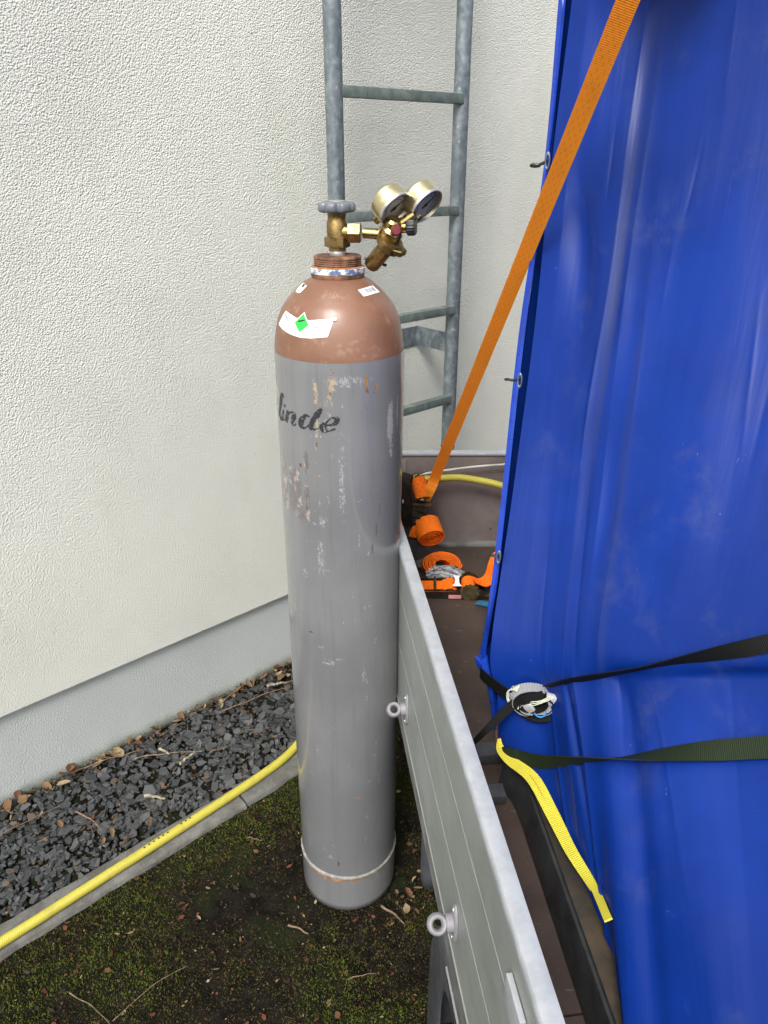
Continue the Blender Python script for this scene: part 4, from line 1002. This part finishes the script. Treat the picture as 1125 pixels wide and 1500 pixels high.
# orange lashing strap that runs over the cover, with its ratchet and rolled tail
strap = thing('ratchet_strap', (.11, 1.70, .88), 'orange ratchet strap running taut from the front corner of the trailer up over the tarpaulin', 'ratchet strap', 'orange ratchet straps')
pp = catmull([(.1010, 1.6830, .860), (.1150, 1.6760, .893)] + [(0.1318, 1.6824, 0.9386), (0.1917, 1.3931, 1.3005), (0.2293, 1.2118, 1.5273), (0.255, 1.0876, 1.6827), (0.2737, 0.9972, 1.7958), (0.2833, 0.9512, 1.8533)], 8)
q_, n_ = onto(tuple(pp[-1]+Vector((.02, .02, .03))), .004); pp.append(q_)
for k in range(4):
    q_, n_ = onto((q_.x+.012, q_.y+.01, q_.z+.05), .004); pp.append(q_)
sides = []
for i, p in enumerate(pp):
    v = (p-camp).normalized(); t = (pp[min(i+1, len(pp)-1)]-pp[max(i-1, 0)]).normalized(); sides.append(t.cross(v))
mb = MB(); mb.ribbon(pp, sides, .0258, .0018); mb.build('webbing', M['orange'], strap, 40)
A0, A1 = Vector((.0815, 1.7080, .9170)), Vector((.1000, 1.6850, .8560))
mb = MB(); mb.lathe([(.012, -.001), (.0180, 0), (.0185, .003), (.0185, .055), (.0180, .058), (.012, .059)], A0, A1-A0, 28)
MBu = []
spool = mb; o = MB(); rws = []
d_ = (A1-A0).normalized(); x_, y_, _ = frame(d_)
for i in range(29):
    t = 2*math.pi*i/28; rws.append([A0+d_*(h)+(x_*math.cos(t)+y_*math.sin(t))*.0185 for h in (.004, .020, .038, .056)])
o.grid(rws, lambda i, j: (i/28*.116, (.004, .020, .038, .056)[j]*.5)); o.build('wound_webbing', M['orange_shaded'], strap, 60)
def sideplate(mb, C, ax_, up, w_, outline, th=.003):
    up = Vector(up).normalized(); ax_ = Vector(ax_).normalized(); fw_ = ax_.cross(up).normalized()
    mb.prism([C+up*a_+fw_*b_ for a_, b_ in outline], ax_*th)
mb = MB(); out_ = [(-.105, -.010), (-.085, -.020), (-.03, -.018), (-.012, -.024), (.012, -.024), (.024, -.012), (.024, .012), (.012, .022), (-.02, .020), (-.06, .012), (-.105, .006)]
# ratchet frame: two plates across the spool axis
upv = Vector((-.10, -.35, -.93)); 
for h in (-.003, .0595):
    cc_ = A0+d_*h; ring = []
    for i in range(24):
        t = 2*math.pi*i/24; ring.append(cc_+(x_*math.cos(t)+y_*math.sin(t))*(.0235 if i % 2 else .0215))
    mb.prism(ring, d_*.0028)
mb.tube([A0-d_*.006, A1+d_*.008], .006, 14)
fr_ = mb.build('ratchet_wheel', M['ratchet'], strap, 30)
mb = MB(); hp = [(.0600, 1.700, .925), (.0535, 1.690, .895), (.0560, 1.678, .865), (.0560, 1.668, .835), (.0600, 1.655, .802)]
P_ = catmull(hp, 6)
mb.ribbon(P_, Vector((.75, -.5, .15)), .030, .006); mb.build('handle', M['ratchet_dark'], strap, 40)
mb = MB(); Hc = Vector((.0860, 1.670, .838))
for k, (a_, w_, t_) in enumerate(((0, .050, .004), (.016, .046, .005), (.030, .040, .006))):
    mb.box(Hc+Vector((-.006*k, -.003*k, -a_)), (w_, .016, t_), Vector((.92, -.35, -.15)).normalized(), Vector((.35, .92, 0)).normalized(), Z_, .0015)
mb.box(Hc+Vector((-.014, .004, -.015)), (.036, .006, .058), Vector((.92, -.38, 0)).normalized(), Vector((.38, .92, 0)).normalized(), Z_, .002)
mb.prism([Vector((.070, 1.672, .858)), Vector((.112, 1.664, .858)), Vector((.104, 1.656, .815)), Vector((.080, 1.650, .785)), Vector((.052, 1.652, .775)), Vector((.050, 1.660, .810))], Vector((.004, .012, 0)))
mb.build('ratchet_frame', M['ratchet_dark'], strap, 30)
mb = MB(); mb.box(Hc+Vector((.010, -.004, .016)), (.046, .012, .007), Vector((.95, -.28, .06)).normalized(), Vector((.28, .95, 0)).normalized(), Z_, .002); mb.build('release_pawl', M['ratchet'], strap, 30)
def spiral(mb, C, axis, r0, r1, turns, width, ref=(0, 0, 1), th=.0018, squash=1.0, tail=None):
    axis = Vector(axis).normalized(); x = (Vector(ref)-axis*Vector(ref).dot(axis)).normalized(); y = axis.cross(x); P = []; n = int(turns*30)
    for i in range(n+1):
        t = i/30*2*math.pi; r_ = r0+(r1-r0)*i/n; P.append(Vector(C)+x*math.cos(t)*r_+y*math.sin(t)*r_*squash+axis*.0022*math.sin(t*.37+2*r_*90))
    if tail: P += [Vector(q) for q in tail]
    mb.ribbon(P, axis, width, th); return P
mb = MB(); coil_ax = Vector((.24, -.86, -.44))
spiral(mb, (.1130, 1.655, .788), coil_ax, .006, .0345, 6.5, .050, (1, 0, 0), .0020); mb.build('rolled_tail', M['orange_shaded'], strap, 40)
mb = MB(); mb.ribbon(catmull([(.082, 1.668, .815), (.090, 1.650, .800), (.082, 1.648, .785), (.079, 1.650, .770)], 6), Vector((.9, -.2, .4)), .034, .0018); mb.build('webbing_loop', M['orange_shaded'], strap, 40)
mb = MB(); mb.prism([Vector((.055, 1.655, .770)), Vector((.150, 1.645, .735)), Vector((.118, 1.625, .690)), Vector((.058, 1.64, .700))], Vector((.005, .020, 0))); mb.build('hook_plate', M['black_plastic'], strap, 30)
mb = MB(); mb.tube(catmull([(.055, 1.70, .875), (.0505, 1.685, .862), (.0515, 1.68, .845), (.053, 1.68, .825)], 5), .006, 10); mb.build('white_tie', M['white_sticker'], strap)

# second strap lying on the bed
bed = thing('ratchet_strap', (.155, 1.57, FL), 'bundled orange ratchet strap bound with grey tape lying on the trailer bed', 'ratchet strap', 'orange ratchet straps')
mb = MB(); spiral(mb, (.143, 1.625, .708), (.10, -.80, .55), .016, .050, 7, .048, (1, 0, 0), .0020, .62); mb.build('folded_webbing', M['orange_shaded'], bed, 40)
mb = MB(); rws = []
for i in range(9):
    f_ = i/8; cx_ = .106+.100*f_; hh = .030*math.sin(math.pi*(.16+.68*f_))+.008
    row = []
    for j in range(21):
        t = math.pi*j/20; row.append(Vector((cx_+.004*math.sin(j*1.9+i*2.3), 1.597+.018*math.cos(t)-.02*f_+.003*math.sin(j*2.7+i), FL+.006+hh*math.sin(t)*(1+.12*math.sin(j*1.3+i*1.9)))))
    rws.append(row)
mb.grid(rws).build('grey_tape', M['tape'], bed, 60)
z0 = FL+.012; ra = Vector((.1640, -.010, 0)).normalized(); rb = Vector((.010, .164, 0)).normalized()
RC = Vector((.160, 1.5330, z0))
def rp(a_, b_, z): return RC+ra*a_+rb*b_+Z_*(z-.012)
mb = MB()
for b_, nm in ((.026, 0), (-.026, 1)):
    outl = [(-.090, .004), (-.088, .022), (-.02, .026), (.020, .026), (.044, .036), (.066, .034), (.082, .020), (.090, .004), (.066, -.004), (-.02, -.002)]
    mb.prism([rp(a_, b_, z) for a_, z in outl], rb*.003)
mb.build('ratchet_frame', M['ratchet_dark'], bed, 25)
for a_ in (-.037, .0, .064): MB().tube([rp(a_, -.028, .026), rp(a_, .031, .026)], .0034, 12).build('cross_pin', M['ratchet'], bed)
mb = MB(); mb.lathe([(.010, 0), (.0165, 0), (.0165, .046), (.010, .046)], rp(.044, -.0215, .020), rb, 28); 
o = MB(); rws = []
for i in range(33):
    t = 2*math.pi*i/32; c0 = rp(.044, 0, .022)+(ra*math.cos(t)+Z_*math.sin(t))*.0172; rws.append([c0+rb*k for k in (-.022, -.008, .008, .022)])
o.grid(rws, lambda i, j: (i/32*.108, .0035+j*.0075)).build('wound_webbing', M['orange_shaded'], bed, 60)
for b_ in (-.030, .032):
    mb = MB(); ring = [rp(.046, b_, .022)+(ra*math.cos(2*math.pi*i/28)+Z_*math.sin(2*math.pi*i/28))*(.024 if i % 2 else .0205) for i in range(28)]
    mb.prism(ring, rb*.0025); mb.build('ratchet_wheel', M['ratchet'], bed, 20)
mb = MB(); mb.ribbon([rp(a_, -.002, z) for a_, z in ((-.092, .017), (-.06, .020), (-.02, .021), (.015, .022))], rb, .048, .002); mb.build('flat_webbing', M['orange_shaded'], bed, 40)
mb = MB(); mb.ribbon([rp(a_, -.002, z) for a_, z in ((-.02, .023), (-.005, .030), (.004, .031), (.010, .026))], rb, .048, .002); mb.build('folded_loop', M['orange_shaded'], bed, 40)
mb = MB(); oo = [(.008, .024), (.024, .024), (.021, .010), (.021, -.010), (.026, -.024), (.004, -.024), (.011, -.010), (.011, .010)]
mb.prism([rp(a_, b_, .036) for a_, b_ in oo], Z_*.001); mb.build('white_label', M['white_sticker'], bed, 0)
mb = MB(); mb.prism([rp(a_, -.0285, z) for a_, z in ((-.004, .004), (.026, .004), (.026, .014), (-.004, .014))], rb*-.0008); mb.build('pink_label', simple('pink_label', (.52, .22, .22), .5), bed, 0)
mb = MB(); mb.ribbon(catmull([rp(.056, .002, .040), rp(.078, .004, .032), rp(.094, .014, .040), rp(.104, .030, .066), rp(.120, .050, .082), rp(.15, .060, .07)], 7), [Vector((-.30, .95, -.1))]*36, .046, .002); mb.build('loose_webbing', M['orange_shaded'], bed, 40)
mb = MB(); mb.prism([rp(a_, b_, .004) for a_, b_ in ((.058, -.052), (.104, -.066), (.108, -.050), (.070, -.038))], Z_*.004); mb.build('blue_tag', simple('blue_tag', (.02, .12, .22), .5), bed, 20)
mb = MB(); mb.ribbon([rp(.084, -.022, .014), rp(.105, -.03, .016), rp(.13, -.045, .014)], Vector((.2, .9, .2)), .012, .003); mb.build('steel_end', M['ratchet'], bed, 30)

# black tie straps of the cover
def facing(P, N): return [ (P[min(i+1, len(P)-1)]-P[max(i-1, 0)]).cross(N[i]) for i in range(len(P)) ]
def rot_side(P, N, angs):
    o = []
    for i in range(len(P)):
        t = (P[min(i+1, len(P)-1)]-P[max(i-1, 0)]).normalized(); s_ = t.cross(N[i]).normalized()
        f_ = i/(len(P)-1)*(len(angs)-1); k = min(int(f_), len(angs)-2); a_ = R(angs[k]+(angs[k+1]-angs[k])*(f_-k)); o.append(Matrix.Rotation(a_, 3, t) @ s_)
    return o
P_, N_ = on_path([(.2537,.8941,.9163),(.2864,.8657,.9493),(.3575,.81,1.0179),(.4182,.7596,1.0746),(.4566,.7237,1.1152),(.5239,.6453,1.2057)], .008, 10)
mb = MB(); mb.ribbon(P_, rot_side(P_, N_, [75, 72, 66, 45, 20, 5]), .022, .0014)
tag(mb.build('tie_strap', M['black_web'], None, 40, org=tuple(P_[0])), 'dark upper tie strap running from the knotted bundle across the blue tarpaulin', 'strap', 'dark straps across the tarpaulin')
P_, N_ = on_path([(.2000,.916,.7560),(.2098,.906,.7649),(.2445,.8739,.7811),(.3075,.7915,.8647),(.3794,.7119,.9529),(.4359,.6389,1.0316),(.5035,.5667,1.112)], .009, 10)
mb = MB(); mb.ribbon(P_, rot_side(P_, N_, [10, 8, 15, 60, 92, 140, 178, 184, 185]), .027, .0014)
tag(mb.build('tie_strap', M['olive_web'], None, 40, org=tuple(P_[0])), 'olive lower tie strap with one twist, hooked at the tray corner above the yellow sling', 'strap', 'dark straps across the tarpaulin')

# wound bundle of webbing round the cover's corner
bc_, bn = laid((.2310, .893, .8935), .004); bn = Vector((-.25, -.90, .30)).normalized()
bun = thing('webbing_bundle', tuple(bc_), 'wound bundle of grey and black webbing knotted at the corner of the tarpaulin', 'webbing bundle')
bx = Vector((1, -.15, .10)); bx = (bx-bn*bx.dot(bn)).normalized(); by = bn.cross(bx)
if by.z < 0: by = -by
def bp(a_, b_, h): return bc_+bx*a_+by*b_+bn*h
def loop(cx, cy_, rx, ry, tilt, w_, h0, mat, name, turns=1.0, start=0, sx=(0, 0)):
    P = []; n = int(36*turns)
    for i in range(n+1):
        t = start+2*math.pi*i/36; x = rx*math.cos(t); y = ry*math.sin(t); c0, s0 = math.cos(tilt), math.sin(tilt)
        P.append(bp(cx+x*c0-y*s0, cy_+x*s0+y*c0, h0+.003*i/36+.004*math.sin(t*1.5)))
    sd_ = [(bn+bx*sx[0]+by*sx[1]) for _ in P]; mb = MB(); mb.ribbon(P, sd_, w_, .0022); mb.build(name, mat, bun, 50)
loop(.000, .000, .036, .022, -.15, .018, .012, M['grey_web'], 'webbing_coil', 1.4, 2.6, (.5, -.6))
loop(-.002, .001, .031, .018, -.05, .018, .013, M['black_web'], 'webbing_coil', 2.1, .4, (.3, -.4))
loop(.002, -.002, .026, .014, .05, .017, .015, M['grey_web'], 'webbing_coil', 1.5, 2.2, (.6, -.6))
loop(-.002, .000, .020, .010, .1, .016, .016, M['black_web'], 'webbing_coil', 1.6, 1, (.2, -.6))
loop(.004, -.005, .033, .019, -.1, .014, .018, M['black_web'], 'webbing_coil', .7, 3.4, (.7, -.9))
loop(-.026, .006, .011, .016, .1, .018, .012, M['cream_web'], 'webbing_coil', .9, 1.2, (-.9, -.2))
mb = MB(); mb.box(bp(.033, .006, .022), (.026, .021, .010), (bx*.95-by*.25).normalized(), (by*.9+bn*.45).normalized(), ((bx*.95-by*.25).normalized()).cross((by*.9+bn*.45).normalized()), .003); mb.build('buckle', simple('satin_grey_buckle', (.50, .50, .54), .3, .3), bun)
mb = MB(); mb.tube([bp(.022+.010*math.cos(t)-.012, -.008+.012*math.sin(t), .028) for t in [3.6+2.4*k/12 for k in range(13)]], .0013, 8); mb.build('blue_edge', simple('blue_thread', (.02, .22, .55), .5), bun)
mb = MB()
for k in range(3): mb.tube(catmull([bp(-.006+.002*k, .004-.003*k, .029), bp(.012, .009-.002*k, .033), bp(.026+.004*k, .016-.001*k, .030)], 5), .0008, 6)
mb.build('frayed_thread', M['cream_web'], bun)
mb = MB(); mb.box(bp(-.008, -.006, .024), (.020, .014, .006), (bx*.6-by*.8).normalized(), (bx*.8+by*.6).normalized(), bn, .002); mb.build('cam_lever', M['pale_metal'], bun)
tl = catmull([bp(.016, .016, .028), bp(-.012, .008, .029), bp(-.034, -.004, .026), (.1640, .902, .825), (.1420, .915, .780)], 9)
mb = MB(); mb.ribbon(tl, [Vector((.5, -.3, -.55))]*len(tl), [.015]*20+[.015-.010*min(1, k/20) for k in range(len(tl)-20)], .0022); mb.build('loose_tail', M['black_web'], bun, 50)
tl = catmull([bp(-.020, .004, .012), bp(-.036, .004, .010), (.1760, .962, .866), (.1600, .985, .870), (.1700, 1.005, .878)], 6)
mb = MB(); mb.ribbon(tl, [Vector((0, -.25, 1))]*len(tl), .026, .0018); mb.build('corner_wrap', M['black_web'], bun, 50)

# yellow sling along the foot of the cover
P_ = catmull([(.1905,.940,.768), (0.1884, 0.923, 0.764), (0.2136, 0.8987, 0.764), (0.2422, 0.8582, 0.764), (0.2594, 0.7892, 0.764), (0.2714, 0.725, 0.764), (0.2834, 0.6683, 0.764), (0.2921, 0.6188, 0.764)], 8)
def sling_pt(p, lift):
    p = Vector(p); h = bv.find_nearest(p); n = h[1]
    if n.y > 0: n = -n
    d_ = (p-h[0]).dot(n); k_ = max(0, lift-d_); return p+Vector((-.45, -.30, .84))*min(.012, k_)
P2 = catmull([laid(p, .008)[0] if 0 < i else Vector(p) for i, p in enumerate(P_[::8])], 8)
sln = thing('yellow_sling', (.24, .80, .75), 'yellow doubled webbing sling lying along the foot of the blue tarpaulin', 'sling')
sdv = []
for i, p in enumerate(P2):
    t = (P2[min(i+1, len(P2)-1)]-P2[max(i-1, 0)]).normalized(); sdv.append(t.cross(Vector((-.35, -.35, .87))))
def wv(lo, hi): return [lo+(hi-lo)*min(1, i/(len(P2)*.45)) for i in range(len(P2))]
MB().ribbon(P2, sdv, wv(.006, .0105), .0022).build('upper_ply', M['yellow_web'], sln, 40)
P3 = [p+Vector((-.0095*math.sin(math.pi*min(1, i/(len(P2)*.85))), -.001, -.0045)) for i, p in enumerate(P2)]
MB().ribbon(P3[:-8], sdv[:-8], wv(.006, .0092)[:-8], .0022).build('lower_ply', M['yellow_web'], sln, 40)

# hoses
hz = catmull([tuple(Wp(t, n, .012+.0122+dz)) for t, n, dz in ((-1.9, 1.36, -.008), (-1.2, 1.372, -.006), (-.62, 1.384, -.001), (.05, 1.3945, 0), (.25, 1.402, 0), (.60, 1.418, 0), (.80, 1.432, .0), (.905, 1.450, .001), (1.05, 1.50, .010), (1.3, 1.56, .012), (1.8, 1.60, .012), (2.6, 1.62, .012))], 14)
mb = MB(); mb.tube(hz, .0122, 20); hs_ = mb.build('garden_hose', M['hose'], None, 60, org=tuple(hz[30])); tag(hs_, 'yellow hose lying along the concrete kerb in front of the slate gravel', 'hose', 'yellow hoses')
h2 = catmull([(-.02, 1.752, .885), (.06, 1.7475, .8890), (.1271, 1.7460, .8904), (.1884, 1.7475, .8935), (.241, 1.7445, .8872), (.3024, 1.7380, .8746), (.40, 1.725, .84), (.47, 1.72, .76), (.50, 1.71, .70)], 8)
mb = MB(); mb.tube(h2, .0088, 16); tag(mb.build('garden_hose', M['hose'], None, 60, org=tuple(h2[0])), 'short stretch of yellow hose hanging across the trailer front board', 'hose', 'yellow hoses')
h3 = catmull([(-.02, 1.758, .875), (.06, 1.762, .889), (.1411, 1.7640, .9035), (.2235, 1.7660, .9145), (.3024, 1.7675, .9208), (.42, 1.768, .927), (.52, 1.76, .80), (.53, 1.75, .70)], 8)
mb = MB(); mb.tube(h3, .0030, 10); tag(mb.build('cord', M['cord'], None, 60, org=tuple(h3[0])), 'thin off white cord above the yellow hose on the trailer front board', 'cord')
# faded print on the kerb hose
mb = MB(); hp_ = catmull([tuple(Wp(.42+.16*k/8, 1.4095+.009*k/8, .0369)) for k in range(9)], 3)
for k in range(0, 22, 2):
    if k in (12, 14): continue
    a_, b_ = hp_[k], hp_[k+1]; mb.ribbon([a_+Vector((0, 0, .0001)), a_.lerp(b_, .7)+Vector((0, 0, .0001))], Q_, .004, .0004)
mb.build('faded_print', M['ink'], hs_, 0)

# dead leaves and twigs, each its own piece of the ground or gravel it lies on
def leaf_mesh(seed, mat):
    r_ = random.Random(seed); n = 7; rows = []; wv_ = r_.uniform(.22, .42); cu = r_.uniform(-.5, .5); cu2 = r_.uniform(.2, .9)
    for i in range(n+1):
        x = i/n; wd = wv_*math.sin(math.pi*x**.85)**.8*(1+.2*r_.uniform(-1, 1)); z = cu*(x-.5)**2
        rows.append([(x-.5, -wd, z+cu2*wd*r_.uniform(.4, 1.0)), (x-.5, -wd*.5, z+cu2*wd*.25), (x-.5, 0, z), (x-.5, wd*.5, z+cu2*wd*.25), (x-.5, wd, z+cu2*wd*r_.uniform(.4, 1.0))])
    return MB().grid(rows).mesh('dry_leaf', mat, (0, 0, 0), 60)
LM = [leaf_mesh(i, M['leaf']) for i in range(10)]
def leaf(parent, p, s_):
    o = bpy.data.objects.new('dry_leaf', rng.choice(LM)); COL.objects.link(o); o.parent = parent; o.location = p
    o.rotation_euler = (rng.gauss(0, .35), rng.gauss(0, .35), rng.random()*6.283); o.scale = (s_, s_*rng.uniform(.6, 1), s_)
for i in range(90):       # along the foot of the wall
    t = rng.uniform(-.1, 1.75) if i < 72 else rng.uniform(-1.2, 2.2); n = 1.822-abs(rng.gauss(0, .022)); leaf(gravel, Wp(t, n, .018+rng.uniform(0, .008)), rng.uniform(.016, .042))
for i in range(34): leaf(gravel, Wp(rng.uniform(-.5, 1.3), rng.uniform(1.47, 1.79), .020+rng.uniform(0, .004)), rng.uniform(.012, .034))
for i in range(44):
    x, y = rng.uniform(-1.1, .12), rng.uniform(.55, 1.95)
    if x*Q_.x+y*Q_.y < 1.35: leaf(ground, Vector((x, y, gz(x, y)+.003)), rng.uniform(.006, .018))
for x, y in ((.075, 1.27), (.085, 1.245), (.06, 1.235), (.045, 1.22), (.09, 1.29), (.07, 1.21), (.055, 1.19), (.03, 1.205), (.08, 1.18), (.06, 1.15)):
    leaf(ground, Vector((x, y, gz(x, y)+.003)), rng.uniform(.018, .034))
def twig(parent, p, L, ang, r_, mat, bend=.15):
    d = Vector((math.cos(ang), math.sin(ang), 0)); q = Vector((-d.y, d.x, 0)); P = [p+d*L*(k/5-.5)+q*L*bend*(.25-(k/5-.5)**2)*rng.uniform(.7, 1.3)+Z_*rng.uniform(0, .006) for k in range(6)]
    mb = MB(); P = catmull(P, 3); mb.tube(P, [r_*(1-.5*k/len(P))*rng.uniform(.85, 1.15) for k in range(len(P))], 7); o = mb.build('twig', mat, None, 60); o.parent = parent
for t, n, L, ang, r_ in ((.62, 1.68, .20, .15, .0022), (.35, 1.60, .11, -.6, .0026), (.95, 1.72, .24, .55, .0022), (.20, 1.70, .22, .75, .0015), (.90, 1.79, .10, 1.0, .003), (-.05, 1.56, .05, -1.0, .003), (1.15, 1.70, .16, .35, .002), (.75, 1.60, .06, .5, .002), (.50, 1.77, .18, .45, .0016)):
    twig(gravel, Wp(t, n, .024), L, ang, r_, M['twig'])
for t, n, L, ang in ((.52, 1.555, .060, -.15), (.66, 1.63, .055, .9), (.62, 1.70, .045, -.6), (1.05, 1.74, .065, .3)): twig(gravel, Wp(t, n, .024), L, ang, .005, M['lichen_twig'])
for x, y, L, ang, r_ in ((-.62, .95, .14, -.55, .0013), (-.50, .98, .17, .75, .0011), (-.20, 1.13, .055, -.4, .0028), (.02, 1.17, .07, -.7, .003), (-.18, 1.60, .07, .3, .003), (-.34, 1.38, .04, -.2, .0014), (-.05, 1.02, .06, .2, .0012)):
    twig(ground, Vector((x, y, gz(x, y)+.006)), L, ang, r_, M['twig'], .2)

for o in sc.objects:        # marks and print too small to pick apart singly
    if o.name.split('.')[0] in ('stamp_marks', 'bars', 'scale_marks', 'rust_stain', 'frayed_thread', 'faded_print', 'groove'): o['kind'] = 'stuff'
for o in sc.objects:        # drop the builder's own bookkeeping
    if '_o' in o: del o['_o']
